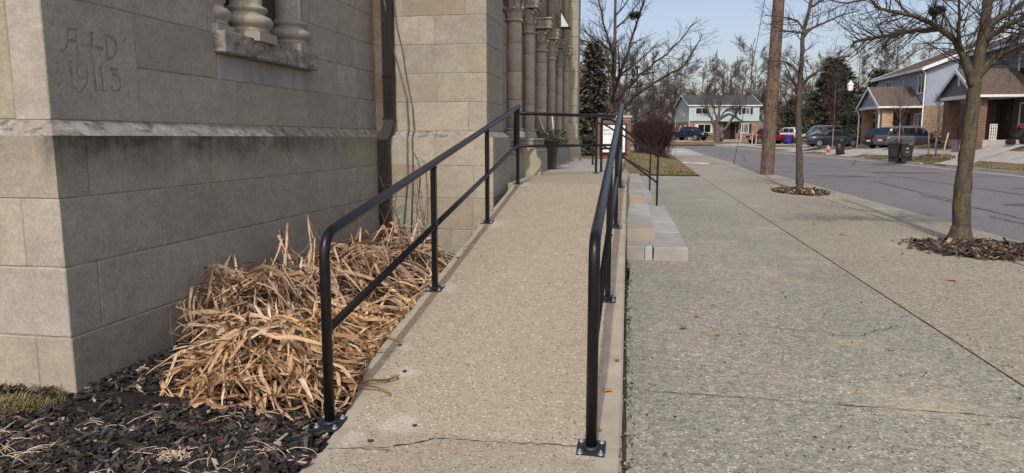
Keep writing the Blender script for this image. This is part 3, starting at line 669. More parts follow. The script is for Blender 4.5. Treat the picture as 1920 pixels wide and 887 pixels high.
# carved cornerstone: a dense grid whose face is cut back along each letter stroke
STROKES = [([(3.286, 1.908), (3.278, 1.842), (3.267, 1.813), (3.251, 1.794), (3.231, 1.787), (3.228, 1.794)], 6), ([(3.282, 1.907), (3.351, 1.91)], 6), ([(3.343, 1.909), (3.337, 1.849), (3.34, 1.784)], 7),
 ([(3.281, 1.849), (3.333, 1.85)], 7), ([(3.332, 1.784), (3.354, 1.785)], 5), ([(3.447, 1.909), (3.444, 1.835), (3.448, 1.604)], 8), ([(3.376, 1.835), (3.517, 1.833)], 8), ([(3.435, 1.909), (3.458, 1.91)], 6),
 ([(3.436, 1.605), (3.465, 1.604)], 5), ([(3.555, 1.908), (3.553, 1.784)], 7), ([(3.549, 1.908), (3.594, 1.906), (3.624, 1.881), (3.631, 1.852), (3.618, 1.82), (3.59, 1.793), (3.548, 1.783)], 7),
 ([(3.275, 1.729), (3.287, 1.734), (3.286, 1.605)], 8.5), ([(3.276, 1.606), (3.31, 1.603)], 5),
 ([(3.395, 1.701), (3.39, 1.683), (3.379, 1.669), (3.364, 1.66), (3.348, 1.658), (3.336, 1.665), (3.328, 1.678), (3.326, 1.695), (3.331, 1.712), (3.342, 1.727), (3.357, 1.736), (3.372, 1.738), (3.386, 1.731), (3.394, 1.718), (3.395, 1.701)], 6),
 ([(3.396, 1.704), (3.397, 1.67), (3.378, 1.628), (3.34, 1.591)], 6), ([(3.484, 1.727), (3.498, 1.731), (3.5, 1.608)], 7), ([(3.486, 1.607), (3.52, 1.605)], 5), ([(3.572, 1.729), (3.619, 1.73)], 8),
 ([(3.579, 1.728), (3.58, 1.7)], 6), ([(3.58, 1.7), (3.613, 1.7), (3.638, 1.677), (3.642, 1.647), (3.626, 1.619), (3.595, 1.608), (3.57, 1.613), (3.568, 1.633)], 7)]
DOTS = [(3.19, 1.917), (3.698, 1.905), (3.194, 1.613), (3.702, 1.61), (3.625, 2.037)]
y0, y1, z0, z1 = 3.12, 3.783, 1.443, 2.065
ny, nz = 230, 215
Yg, Zg = np.meshgrid(np.linspace(y0, y1, ny + 1), np.linspace(z0, z1, nz + 1))
dep = np.zeros_like(Yg)
for pts, wmm in STROKES:
    wd = wmm * 1.4 / 1000.
    for (a, b), (c, d) in zip(pts, pts[1:]):
        L2 = (c - a) ** 2 + (d - b) ** 2
        t = np.clip(((Yg - a) * (c - a) + (Zg - b) * (d - b)) / L2, 0, 1)
        ds = np.hypot(Yg - a - t * (c - a), Zg - b - t * (d - b))
        dep = np.maximum(dep, np.clip((wd - ds) * 2.3, 0, .018))
for a, b in DOTS: dep = np.maximum(dep, np.clip((.010 - np.hypot(Yg - a, Zg - b)) * 2, 0, .016))
edge = np.minimum(np.minimum(Yg - y0 + .0, y1 - Yg), np.minimum(Zg - z0, z1 - Zg)); dep = np.maximum(dep, np.clip(.005 - edge, 0, .005))
dep += np.random.RandomState(3).normal(0, .0003, dep.shape)
mb = MB(); mb.v = [(XU - float(dep[j, i]), float(Yg[j, i]), float(Zg[j, i])) for j in range(nz + 1) for i in range(ny + 1)]
for j in range(nz):
    for i in range(ny):
        a = j * (ny + 1) + i; mb.face((a, a + 1, a + ny + 2, a + ny + 1))
mb.quad((XU - .2, y0, z0), (XU - .005, y0, z0), (XU - .005, y0, z1), (XU - .2, y0, z1)); mb.quad((XU - .2, y1, z0), (XU - .2, y1, z1), (XU - .005, y1, z1), (XU - .005, y1, z0))
mb.quad((XU - .2, y0, z1), (XU - .005, y0, z1), (XU - .005, y1, z1), (XU - .2, y1, z1))
part("carved_cornerstone", mb, MSg, W1, label="cornerstone carved A cross D 1915")
# upper courses
R1, R2, R3, R4, R5, R6 = 1.44, 1.757, 2.068, 2.362, 2.675, 2.985
course(W1, XU, [3.786, 4.837, 5.948, 7.073, YC], R1, R2, mg)
course(W1, XU, [3.786, 4.60], R2, R3, mg)
course(W1, XU, [6.02, 6.623, 7.071, YC], R2, R3, mg)
course(W1, XU, [3.12, 3.636, 4.515, 4.60], R3, R4, mg); course(W1, XU, [6.10, 6.597, 7.054, YC], R3, R4, mg)
z = R4
for k in range(14):
    y_ = [6.10, 6.62 + .45 * (k % 2), 7.1 + .2 * (k % 2), YC]
    course(W1, XU, y_, z, z + .312, mg); course(W1, XU, [3.12, 3.9 - .3 * (k % 2), 4.60], z, z + .312, mg)
    z += .312
bx(W1, XU - .2, XU, 4.60 + G, 6.02 - G, R2 + G, 1.935, MBlue)
bx(W1, XU - .2, XU - .0, 6.02 + G, 6.10, R3, R4, MSg)
# window: sill, recess, shafts on moulded bases, dark lights
win = empty("window", (0, 0, 0)); win.parent = ch; ORG[win.name] = ORG[ch.name]
mb = MB(); mb.cbox(XU - .5, XU + .088, 4.565, 5.995, 1.937, 2.088, .008, jit=.003); part("window_sill", mb, MSw, win)
mb = MB(); mb.box(XU - .62, XU - .55, 4.4, 6.3, 2.0, 6.5); part("window_glass", mb, MGlass, win)
mb = MB()
for yy in (5.05, 5.58): mb.box(XU - .56, XU - .50, yy - .02, yy + .02, 2.08, 6.5)
for zz in (2.7, 3.4, 4.1): mb.box(XU - .555, XU - .505, 4.5, 6.2, zz - .012, zz + .012)
part("window_bars", mb, MBlkP, win)
def win_shaft(x, y, r, nm="window_shaft"):
    mb = MB(); z = 2.088; k = r / .1
    # square block with clipped corners, spurs, two rolls, shaft
    for s_, z0, z1 in ((.150 * k, z - .02, z + .05), ):
        c = .045 * k
        pts = [(x - s_, y - s_ + c, z0), (x - s_ + c, y - s_, z0), (x + s_ - c, y - s_, z0), (x + s_, y - s_ + c, z0), (x + s_, y + s_ - c, z0), (x + s_ - c, y + s_, z0), (x - s_ + c, y + s_, z0), (x - s_, y + s_ - c, z0)]
        mb.prism(pts, (0, 0, z1 - z0))
    pr = [(.148 * k, z + .05), (.140 * k, z + .075), (.138 * k, z + .09), (.150 * k, z + .098), (.162 * k, z + .118), (.163 * k, z + .145), (.150 * k, z + .168), (.128 * k, z + .178), (.118 * k, z + .19), (.116 * k, z + .205),
          (.126 * k, z + .213), (.134 * k, z + .228), (.128 * k, z + .243), (.108 * k, z + .25), (.100 * k, z + .27), (.1 * k, z + 3.6)]
    mb.lathe(pr, (x, y, 0), 24); part(nm, mb, MSg, win)
win_shaft(-3.005, 5.11, .122); win_shaft(-3.02, 5.81, .114); win_shaft(-3.06, 4.69, .10)
for (xa, xb, ya, yb) in ((XU - .5, XU - .02, 5.955, 6.10), (XU - .5, XU - .02, 4.57, 4.60)):
    mb = MB(); mb.box(xa, xb, ya, yb, 2.09, 6.3); part("window_jamb", mb, MS, win)
mb = MB(); mb.tube([(-3.12, 5.86, 2.09), (-3.12, 5.86, 6.2)], .035, 10); mb.tube([(-3.12, 4.80, 2.09), (-3.12, 4.80, 6.2)], .035, 10); part("jamb_roll", mb, MSg, win)
mb = MB(); mb.box(-3.45, -3.0, 4.5, 6.2, 5.7, 7.0); part("window_head", mb, MSg, win)
# --- sunlit front wall of the porch bay (faces the camera), y = 7.6, and its shaded return
YP, XR = 7.6, -1.66
W3 = backing("wall", -3.4, XR - .004, YP + .004, 8.53, -.3, 7.0, "sunlit wall of pale blocks beside the ramp")
pb = MB(); pb.box(-3.0, -1.574, 7.504, 8.49, -.3, 1.35); part("wall_core", pb, MMortar, W3)
rows = [1.42, 1.736, 2.047, 2.355, 2.661, 2.961]
while rows[-1] < 6.8: rows.append(rows[-1] + .308)
jn = [[-1.869], [-2.223], [-2.589, -1.869], [-2.235], [-2.607, -1.893], [-2.24], [-2.6, -1.88]]
for i, (a, b) in enumerate(zip(rows, rows[1:])):
    js = jn[i] if i < len(jn) else jn[3 + i % 4]
    xs = [-2.937] + js + [XR]
    last = 8.358 if i % 2 else 8.50
    for q, (x0, x1) in enumerate(zip(xs, xs[1:])):
        mt = pk(MS, MSl, MS, MSr) if i else MSl
        if x1 == XR: bx(W3, x0 + G, x1, YP, last - G, a + G, b - G, MS if i else MSl, .004)
        else: bx(W3, x0 + G, x1 - G, YP, YP + .2, a + G, b - G, mt)
    if i % 2: bx(W3, XR - .2, XR, last + G, 8.51, a + G, b - G, MSg)
# its plinth
XQ, YQ, YE = -1.57, 7.5, 8.49
for x0, x1, y1_ in ((-2.845, -2.225, YQ + .2), (-2.225, XQ, YE)):
    plinth_cap(W3, x0 + G, x1 - (0 if x1 == XQ else G), YQ, y1_, 1.048 + G, 1.352, 1.42, .09 if x1 == XQ else 0, .1, MSl)
for z0_, z1_, xs in ((.685, 1.048, [-2.845, -2.45, -1.79, XQ]), (.334, .685, [-2.845, -2.3, -1.80, XQ]), (-.25, .334, [-2.845, -2.05, XQ])):
    for x0, x1 in zip(xs, xs[1:]):
        bx(W3, x0 + G, x1 - (0 if x1 == XQ else G), YQ, (YE if x1 == XQ else YQ + .2), z0_ + G, z1_ - G, pk(MSr, MSl) if z0_ > .3 else MSg)
# --- porch colonnade
W4 = backing("wall", -3.2, -2.0, 8.5, 17.5, .3, 7.0, "recessed porch wall behind the columns")
mb = MB()
for k in range(9):
    for j in range(14): mb.cbox(-2.02, -1.98, 8.54 + k * .99 + .003 + (.4 if j % 2 else 0), 8.54 + (k + 1) * .99 - .003 + (.4 if j % 2 else 0), .6 + j * .42, 1.02 + j * .42 - .006, .004)
part("porch_ashlar", mb, MS, W4, kind="stuff")
for ya, yb, xa in ((8.52, 10.0, -1.64), (10.2, 11.5, -1.50), (11.5, 14.2, -1.66), (14.2, 16.9, -1.66)):
    W = MB(); W.cbox(-2.1, xa, ya, yb - .005, .3, 1.12, .006); part("pedestal", W, MSg if xa > -1.6 else MS, ch)
    W = MB()
    for dx, z0, z1 in ((.0, 1.12, 1.17), (-.02, 1.17, 1.23), (-.05, 1.23, 1.30), (-.035, 1.30, 1.34)): W.cbox(-2.1, xa + dx, ya + .01 + abs(dx) * .5, yb - .015, z0, z1 - .001, .01)
    part("pedestal_moulding", W, MSw if ya < 10 else MS, ch)
# ogee-topped buttress foot
W = MB(); pr = [(-1.7, .5), (-1.40, .5), (-1.40, .98), (-1.42, 1.03), (-1.455, 1.07), (-1.465, 1.12), (-1.47, 1.16), (-1.50, 1.2), (-1.7, 1.22)]
W.prism([(x, 10.02, z) for x, z in pr], (0, .17, 0)); part("buttress_foot", W, MSl, ch)
def column(y, r, ztop, x=-1.725, band=True, mt=None):
    c = empty("column", (0, 0, 0)); c.parent = ch; ORG[c.name] = ORG[ch.name]
    mb = MB(); mb.lathe([(r * 1.55, 1.335), (r * 1.55, 1.375), (r * 1.45, 1.38), (r * 1.5, 1.40), (r * 1.42, 1.425), (r * 1.2, 1.435), (r * 1.18, 1.45), (r * 1.3, 1.46), (r * 1.3, 1.475), (r * 1.05, 1.485)], (x, y, 0), 20); part("column_base", mb, MSg, c)
    zz = [1.485, 1.86, 2.24, 2.62, ztop] if ztop > 2.7 else [1.485, 1.9, 2.3, ztop]
    for a, b in zip(zz, zz[1:]):
        mb = MB(); mb.lathe([(r * .97, a + .002), (r, a + .008), (r, b - .008), (r * .97, b - .002)], (x, y, 0), 22); part("shaft_drum", mb, mt or MSg, c)
    # capital: bell, two tiers of curled leaves, moulded block
    mb = MB(); h = .44; z0 = ztop
    mb.lathe([(r * 1.22, z0 - .03), (r * 1.3, z0 - .015), (r * 1.2, z0), (r, z0 + .01), (r * 1.02, z0 + .12), (r * 1.15, z0 + .24), (r * 1.5, z0 + .32)], (x, y, 0), 18)
    for tier, (zb, ht, rr, n) in enumerate(((z0 + .01, .15, 1.06, 9), (z0 + .11, .19, 1.18, 9))):
        for q in range(n):
            a = 2 * math.pi * (q + .5 * tier) / n; ca, sa = math.cos(a), math.sin(a)
            w_ = r * .34
            prof = [(r * rr, 0), (r * (rr + .12), ht * .45), (r * (rr + .38), ht * .82), (r * (rr + .62), ht * .92), (r * (rr + .66), ht * .72), (r * (rr + .5), ht * .66)]
            pts = [(x + ca * p, y + sa * p, zb + h_) for p, h_ in prof]
            for k in range(len(pts) - 1):
                wa = w_ * (.7, 1, 1.05, .8, .6, .4)[k]; wb = w_ * (.7, 1, 1.05, .8, .6, .4)[k + 1]
                p, q2 = pts[k], pts[k + 1]; t = (-sa, ca)
                mb.quad((p[0] - t[0] * wa, p[1] - t[1] * wa, p[2]), (q2[0] - t[0] * wb, q2[1] - t[1] * wb, q2[2]), (q2[0] + t[0] * wb, q2[1] + t[1] * wb, q2[2]), (p[0] + t[0] * wa, p[1] + t[1] * wa, p[2]))
    for q in range(4):
        a = math.pi / 4 + q * math.pi / 2
        mb.lathe([(.008, -.03), (.03, -.025), (.034, 0), (.03, .025), (.008, .03)], (x + math.cos(a) * r * 1.75, y + math.sin(a) * r * 1.75, z0 + .31), 8)
    part("capital", mb, MSg, c)
    mb = MB(); s_ = r * 1.95; zt = z0 + .335
    mb.cbox(x - s_, x + s_, y - s_, y + s_, zt, zt + .03, .006)
    mb.cbox(x - s_ * .93, x + s_ * .93, y - s_ * .93, y + s_ * .93, zt + .03, zt + .15, .004)
    for q in range(5):          # lattice carved on the block
        for sg in (1, -1):
            ya_ = y - s_ * .9 + q * s_ * .36
            mb.tube([(x + s_ * .95, ya_, zt + (.045 if sg > 0 else .135)), (x + s_ * .95, ya_ + s_ * .36, zt + (.135 if sg > 0 else .045))], .007, 4)
            xa_ = x - s_ * .9 + q * s_ * .36
            mb.tube([(xa_, y - s_ * .95, zt + (.045 if sg > 0 else .135)), (xa_ + s_ * .36, y - s_ * .95, zt + (.135 if sg > 0 else .045))], .007, 4)
    mb.cbox(x - s_ * 1.05, x + s_ * 1.05, y - s_ * 1.05, y + s_ * 1.05, zt + .15, zt + .18, .006)
    part("carved_block", mb, MSg, c)
    mb = MB(); mb.lathe([(r * .95, zt + .18), (r * .95, zt + 3)], (x - .02, y, 0), 16); part("arch_roll", mb, MSg, c)
for y, r, zt in ((9.66, .104, 2.93), (10.95, .084, 2.95), (12.29, .104, 2.84), (13.74, .080, 2.86), (15.07, .072, 2.86), (16.43, .070, 2.88)): column(y, r, zt, mt=MBlue if r == .098 and y > 11 else MSg)
for y in (11.5, 14.25):        # flat pilaster strips between the pairs
    mb = MB(); mb.cbox(-2.0, -1.73, y, y + .16, 1.12, 7, .01); part("pilaster", mb, MSg, ch)
for y in (14.45, 16.75):         # beaded bands
    mb = MB(); mb.box(-1.95, -1.70, y - .06, y + .06, 3.0, 6)
    for k in range(30):
        mb.cbox(-1.71, -1.68, y - .03, y + .03, 3.07 + k * .095, 3.125 + k * .095, .012)
    part("beaded_band", mb, MSg, ch)
W5 = backing("wall", -2.3, -1.515, 17.03, 17.5, .3, 7, "sunlit end pier beyond the columns")
for k in range(15): bx(W5, -2.3, -1.50, 17.0, 17.52, 1.30 + k * .4 + G, 1.70 + k * .4 - G, pk(MS, MSl))
mb = MB(); mb.cbox(-2.3, -1.445, 16.95, 17.56, .4, 1.0, .01); part("pier_base", mb, MSl, ch)
mb = MB(); pr = [(-2.0, 1.0), (-1.445, 1.0), (-1.45, 1.08), (-1.47, 1.15), (-1.485, 1.20), (-1.49, 1.30), (-2.0, 1.30)]
mb.prism([(x, 16.96, z) for x, z in pr], (0, .58, 0)); part("pier_base_moulding", mb, MSl, ch)
for y in (11.35, 13.9): # doors in the recess
    d = MB(); d.box(-1.97, -1.93, y - .9, y - .25, .81, 2.7); part("door", d, MDoor, ch)
# wall lamp under the arch
lp = tag(empty("wall_lamp", (-1.52, 14.3, 3.55)), "small dark wedge wall lamp with a pale face high among the columns", "lamp")
mb = MB(); mb.prism([(-1.62, 14.2, 3.85), (-1.42, 14.2, 3.5), (-1.62, 14.2, 3.5)], (0, .3, 0)); part("lamp_hood", mb, MBlkP, lp)
mb = MB(); mb.poly([(-1.60, 14.192, 3.78), (-1.60, 14.192, 3.51), (-1.445, 14.192, 3.51)]); part("lamp_face", mb, MTrim, lp)
# --- downspout and cables in the inner corner
dsp = tag(empty("downspout", (-2.76, 7.45, .2)), "dark brown ribbed downspout bending over the plinth in the inner corner", "downspout")
def rect_tube(mb, path, w_, d_):
    rs = []
    for x, y, z in path: rs.append([(x - w_ / 2, y - d_ / 2, z), (x + w_ / 2, y - d_ / 2, z), (x + w_ / 2, y + d_ / 2, z), (x - w_ / 2, y + d_ / 2, z)])
    for a, b in zip(rs, rs[1:]): mb.hexa(a + b, 0, skip=(0, 1))
mb = MB(); rect_tube(mb, [(-2.75, 7.53, 6.8), (-2.75, 7.53, 1.56), (-2.755, 7.50, 1.46), (-2.785, 7.43, 1.33), (-2.785, 7.425, .12)], .115, .085); part("downpipe", mb, MSpout, dsp)
mb = MB()
for dx in (-.04, -.013, .013, .04):
    rect_tube(mb, [(-2.75 + dx, 7.484, 6.8), (-2.75 + dx, 7.484, 1.56), (-2.755 + dx, 7.454, 1.46), (-2.785 + dx, 7.384, 1.33), (-2.785 + dx, 7.379, .12)], .012, .012)
part("downpipe_rib", mb, MSpout, dsp)
for z, x, y in ((2.0, -2.75, 7.53), (1.545, -2.752, 7.527), (.80, -2.785, 7.425)):
    mb = MB(); mb.cbox(x - .066, x + .066, y - .052, y + .045, z, z + .022, .003); part("bracket", mb, MSpout, dsp)
c1 = MB(); c1.tube([(-2.80, 7.47, 6.0), (-2.785, 7.472, 3.4), (-2.765, 7.475, 2.834), (-2.70, 7.555, 2.32), (-2.63, 7.575, 2.05), (-2.565, 7.57, 1.80), (-2.545, 7.56, 1.45), (-2.535, 7.47, 1.33), (-2.54, 7.478, .9), (-2.60, 7.475, .38), (-2.72, 7.47, .22)], .009, 6)
tag(build("cable", c1, MCableG, loc=(-2.6, 7.5, .2)), "grey green cable hanging in front of the downspout", "cable")
c1 = MB(); c1.tube([(-2.70, 7.58, 6.0), (-2.686, 7.575, 2.83), (-2.66, 7.58, 2.55), (-2.607, 7.578, 2.32), (-2.56, 7.58, 2.0), (-2.498, 7.575, 1.69), (-2.48, 7.55, 1.45), (-2.475, 7.47, 1.34), (-2.478, 7.48, .92), (-2.51, 7.478, .3)], .007, 6)
tag(build("cable", c1, MCableB, loc=(-2.5, 7.5, .2)), "thin brown cable right of the grey green one on the pale wall", "cable")
c1 = MB(); c1.tube([(-2.47, 7.48, 1.2), (-2.42, 7.475, 1.12), (-2.395, 7.48, 1.0), (-2.40, 7.485, .85), (-2.42, 7.48, .7)], .005, 5)
tag(build("cable", c1, MCableB, loc=(-2.4, 7.5, .6)), "short loose cable end curling below the sloped plinth top", "cable")
# ---------------------------------------------------------------- handrails
def bent(pts, r, n=6):
    """round the inner corners of a path"""
    out = [Vector(pts[0])]
    for a, b, c in zip(pts, pts[1:], pts[2:]):
        a, b, c = Vector(a), Vector(b), Vector(c); d1 = (a - b).normalized(); d2 = (c - b).normalized()
        ang = d1.angle(d2); t = r / math.tan(ang / 2); p0 = b + d1 * t; p1 = b + d2 * t
        for k in range(n + 1):
            s = k / n; out.append((p0.lerp(b, s)).lerp(b.lerp(p1, s), s))
    out.append(Vector(pts[-1])); return out
def base_plate(par, x, y, z, s=.055, tilt=RS, worn=False):
    mb = MB(); b = .004; h = .011
    c = [(x - s, y - s, z - tilt * s), (x + s, y - s, z - tilt * s), (x + s, y + s, z + tilt * s), (x - s, y + s, z + tilt * s)]
    mb.hexa(c + [(p[0] * .97 + x * .03, p[1] * .97 + y * .03, p[2] + h) for p in c])
    mb.lathe([(.036, 0), (.034, .008), (.026, .014)], (x, y, z + h - .003), 12)
    o = build("base_plate", mb, MPlate, par)
    for sx in (-1, 1):
        for sy in (-1, 1):
            q = MB(); zc = z + h + tilt * sy * s * .72
            q.lathe([(.0125, -.004), (.0125, .002)], (x + sx * s * .72, y + sy * s * .72, zc), 10); q.lathe([(.009, .002), (.009, .009), (.005, .0095), (.005, .016), (.004, .017)], (x + sx * s * .72, y + sy * s * .72, zc), 6, sm=0)
            build("bolt", q, MZinc, o)
    return o
def ramp_rail(label, posts, htop, hmid, xs, ext_top=(0, 0), mid_y=None):
    """posts: y of each post; the first post is the bent end of the top rail"""
    t = tag(empty("handrail", (xs(posts[0]), posts[0], 0)), label, "handrail", "black pipe handrails along the ramp")
    y0 = posts[0]; yl = posts[-1]
    X = lambda y: xs(y)
    top = [(X(y0), y0, rampz(y0) + .01), (X(y0), y0 + .01, rampz(y0) + htop + .01), (X(yl), yl + ext_top[0], rampz(yl) + htop + .01 + ext_top[0] * RS)]
    mb = MB(); mb.tube(bent(top, .13, 8), .0245, 18); build("top_rail", mb, MPaint, t)
    mb = MB(); mb.tube([(X(y0), y0 + .015, rampz(y0) + hmid), (X(yl), yl + .02, rampz(yl) + hmid + .003)], .02, 14); build("mid_rail", mb, MPaint, t)
    for i, y in enumerate(posts):
        z = rampz(y)
        if i:
            mb = MB(); mb.tube([(X(y), y, z + .005), (X(y), y, z + htop - .005)], .0205 * 1.25, 4, sq=True, sm=0)
            for zz, rr in ((z + .014, .031), (z + htop - .022, .028), (z + hmid - .022, .028)): mb.lathe([(rr * .8, -.006), (rr, -.002), (rr * .97, .003), (rr * .8, .007)], (X(y), y, zz), 9)
            build("post", mb, MPaint, t)
        base_plate(t, X(y), y, z, .062 if i == 0 else .055)
    return t
hr_l = ramp_rail("black pipe handrail on the left side of the ramp beside the dead plants", [2.94, 4.715, 6.50, 8.24], .885, .455, lambda y: -1.405 - .004 * (y - 2.9), (.08, 0))
hr_r = ramp_rail("black pipe handrail on the right side of the ramp beside the pavement", [2.89, 4.65, 6.44, 8.12], .905, .46, lambda y: -.178 - .008 * (y - 2.9), (.02, 0))
# guard rail across the landing
gr = tag(empty("guard_rail", (-.75, 10.9, .81)), "low black guard rail crossing the landing in front of the planters", "guard rail")
a, b = (-1.66, 9.35, 1.672), (-.40, 11.05, 1.672)
mb = MB(); mb.tube([a, b], .0235, 12); build("top_rail", mb, MPaint, gr)
mb = MB(); mb.tube([(a[0], a[1], 1.235), (b[0], b[1], 1.235)], .019, 12); build("mid_rail", mb, MPaint, gr)
for x, y, zb in ((-.655, 10.72, .81), (-1.655, 9.36, 1.0)):
    mb = MB(); mb.tube([(x, y, zb), (x, y, 1.672)], .026, 4, sq=True, sm=0); build("post", mb, MPaint, gr)
base_plate(gr, -.655, 10.72, .812, .05, 0)
# two handrails down the stone steps
def step_rail(label, p0, p1, zt, zb):
    t = tag(empty("handrail", (p1[0], p1[1], 0)), label, "handrail", "black handrails over the stone steps")
    d = Vector((p1[0] - p0[0], p1[1] - p0[1], 0)); L = d.length; d.normalize()
    kx = Vector((p0[0], p0[1], 0)) + d * L * .16
    path = [(p0[0], p0[1], zt), (p0[0], p0[1], zt + .84), (kx.x, kx.y, zt + .83), (p1[0], p1[1], zb + .87), (p1[0], p1[1], zb)]
    mb = MB(); mb.tube(bent(path[1:3] + [path[3]], .1, 5), .019, 10); build("top_rail", mb, MPaint, t)
    mb = MB(); mb.tube([(p0[0], p0[1], zt + .38), (kx.x, kx.y, zt + .38), (p1[0], p1[1], zb + .40)], .017, 8); build("mid_rail", mb, MPaint, t)
    for p, z0, z1 in ((p0, zt, zt + .84), (p1, zb, zb + .875)):
        mb = MB(); mb.tube([(p[0], p[1], z0 - .01), (p[0], p[1], z1)], .0255, 4, sq=True, sm=0); build("post", mb, MPaint, t)
    return t
step_rail("nearer black handrail over the stone steps", (-.60, 11.15), (.312, 12.82), .80, .148)
step_rail("farther black handrail over the stone steps in front of the lawn", (-.95, 14.4), (.232, 16.55), .80, .148)

# ---------------------------------------------------------------- planters on the porch
def planter(x, y, h, label, branches=True):
    t = tag(empty("planter", (x, y, .803)), label, "planter", "tall planters on the porch")
    mb = MB(); a, b = .085, .125; z = .803
    lo = [(x - a, y - a, z), (x + a, y - a, z), (x + a, y + a, z), (x - a, y + a, z)]; hi = [(x - b, y - b, z + h), (x + b, y - b, z + h), (x + b, y + b, z + h), (x - b, y + b, z + h)]
    hi2 = [(x - b * .88, y - b * .88, z + h), (x + b * .88, y - b * .88, z + h), (x + b * .88, y + b * .88, z + h), (x - b * .88, y + b * .88, z + h)]
    lo2 = [(p[0], p[1], z + h - .04) for p in hi2]
    mb.hexa(lo + hi, 0, skip=(1,)); mb.hexa(hi + hi2, 0, skip=(0, 1)) ; mb.hexa(lo2 + hi2, 0, skip=(1,))
    mb.cbox(x - b * 1.05, x + b * 1.05, y - b * 1.05, y - b * .9, z + h - .045, z + h + .004, .004)
    build("pot", mb, MSlate, t)
    f = MB(); r2 = random.Random(5 + int(y * 10))
    for k in range(800):
        a_ = r2.uniform(0, 6.283); q = r2.random() ** .5 * .24; hh = r2.uniform(-.06, .2) - q * .3
        p = Vector((x + q * math.cos(a_), y + q * math.sin(a_), z + h + .04 + hh)); d = Vector((math.cos(a_), math.sin(a_), r2.uniform(-.3, .8))).normalized() * r2.uniform(.05, .11); n_ = d.cross(Vector((r2.uniform(-1, 1), r2.uniform(-1, 1), 1))).normalized() * .009
        f.poly([p - n_, p + d * .5 + n_, p + d, p + d * .5 - n_])
    build("greenery", f, MEver, t)
    if branches:
        for dx, dy, lean, l in ((-.05, 0, -.17, .46), (.07, .02, -.05, .45)):
            f = MB(); p = Vector((x + dx, y + dy, z + h)); f.tube([p, p + Vector((lean * .5, 0, l * .5)), p + Vector((lean, 0, l))], [.012, .011, .009], 6); build("birch_stick", f, MTrim, t)
        f = MB()
        for k in range(9):
            p = Vector((x + .02, y - .05, z + h + .02)); a_ = -1.6 + k * .4; f.tube([p, p + Vector((math.sin(a_) * .12, -.03, .05 + .04 * math.cos(a_))), p + Vector((math.sin(a_) * .24, -.05, .03 + .07 * math.cos(a_)))], .004, 4)
        build("dry_sprig", f, MLeafP, t)
planter(-1.53, 12.15, .47, "tall tapered charcoal planter with evergreens and birch sticks, nearer of the two")
planter(-1.84, 12.62, .47, "charcoal planter half hidden behind the column foot, farther of the two", False)
# ---------------------------------------------------------------- brick notice sign on the lawn
sg = tag(empty("sign_monument", (-.95, 30, lawn_z(-.9, 30))), "red brick sign pillar with a black framed white notice board", "sign")
SX0, SX1, SY, SZ0, SZ1 = -1.83, -.42, 30.0, .30, 2.16
mb = MB(); mb.box(SX0 + .01, SX1 - .01, SY + .01, SY + .39, SZ0 - .2, SZ1); build("core", mb, MMortar, sg)
mb = MB(); r2 = random.Random(3)
nrow = int((SZ1 - SZ0) / .078)
for j in range(nrow):
    x = SX0 - (.1 if j % 2 else 0)
    while x < SX1 - .02:
        a, b = max(x, SX0), min(x + .2, SX1)
        if b - a > .03: mb.box(a, b - .011, SY - r2.uniform(0, .004), SY + .1, SZ0 + j * .078, SZ0 + j * .078 + .067, r2.choice((0, 0, 1)))
        x += .2
    for yy in (0, 1): mb.box(SX1 - .1, SX1 + r2.uniform(0, .003), SY + .105 + yy * .15, SY + .245 + yy * .15, SZ0 + j * .078, SZ0 + j * .078 + .067, r2.choice((0, 1)))
build("brickwork", mb, [MBrick, MBrR], sg, kind="stuff")
mb = MB(); mb.cbox(SX0 - .05, SX1 + .05, SY - .05, SY + .45, SZ1 + .002, SZ1 + .10, .01); build("coping", mb, MConc, sg)
mb = MB(); fx0, fx1, fz0, fz1 = SX0 + .20, SX1 - .22, .74, 1.86
mb.cbox(fx0 - .07, fx1 + .07, SY - .10, SY - .005, fz0 - .07, fz1 + .07, .008); fr = build("notice_frame", mb, MBlkP, sg)
mb = MB(); mb.box(fx0, fx1, SY - .106, SY - .099, fz0, fz1); build("notice_board", mb, MBoard, fr)
def text(body, size, x, z, y, mt, par, nm="lettering"):
    cu = bpy.data.curves.new(nm, 'FONT'); cu.body = body; cu.size = size; cu.extrude = .002
    ob = bpy.data.objects.new(nm, cu); COL.objects.link(ob); dg = bpy.context.evaluated_depsgraph_get()
    me = bpy.data.meshes.new_from_object(ob.evaluated_get(dg)); bpy.data.objects.remove(ob)
    o = bpy.data.objects.new(nm, me); COL.objects.link(o); me.materials.append(mt); o.parent = par
    og = ORG[par.name]; o.matrix_local = Matrix.Translation(Vector((x, y, z)) - og) @ Matrix.Rotation(R(90), 4, 'X'); ORG[o.name] = og; return o
text("Saint J", .15, fx0 + .09, 1.62, SY - .109, MInk, fr)
text("Sunday", .12, fx0 + .10, 1.47, SY - .109, MInk, fr)
# ---------------------------------------------------------------- mulch bed, dead plants, twigs, grass
def mz(x, y):
    return -.05 * max(0, 1 - math.hypot(x + 1.40, y - 2.93) / .16) - .015 + .022 * max(0, y - 3) + .02 * math.sin(x * 3.1 + y * 2.3) + .015 * math.sin(x * 7 - y * 5) + .05 * smooth((-2.2 - x) / .7) * (1 if y > 3 else 0)
def bed_x(y): return ledge(y) + .01
def in_bed(x, y):
    if y > 7.48 or y < 1.6 or x > bed_x(y): return False
    if math.hypot(x + 1.40, y - 2.94) < .10: return False
    if y > 3.02: return x > -2.86
    return x > -6
m = MB(); i0 = 0
nx, ny = 40, 60
for j in range(ny + 1):
    y = 1.4 + (7.5 - 1.4) * j / ny; xa, xb = (-6.5 if y < 3.1 else -3.0), bed_x(y) + .02
    for i in range(nx + 1):
        x = xa + (xb - xa) * i / nx; m.v.append((x, y, mz(x, y)))
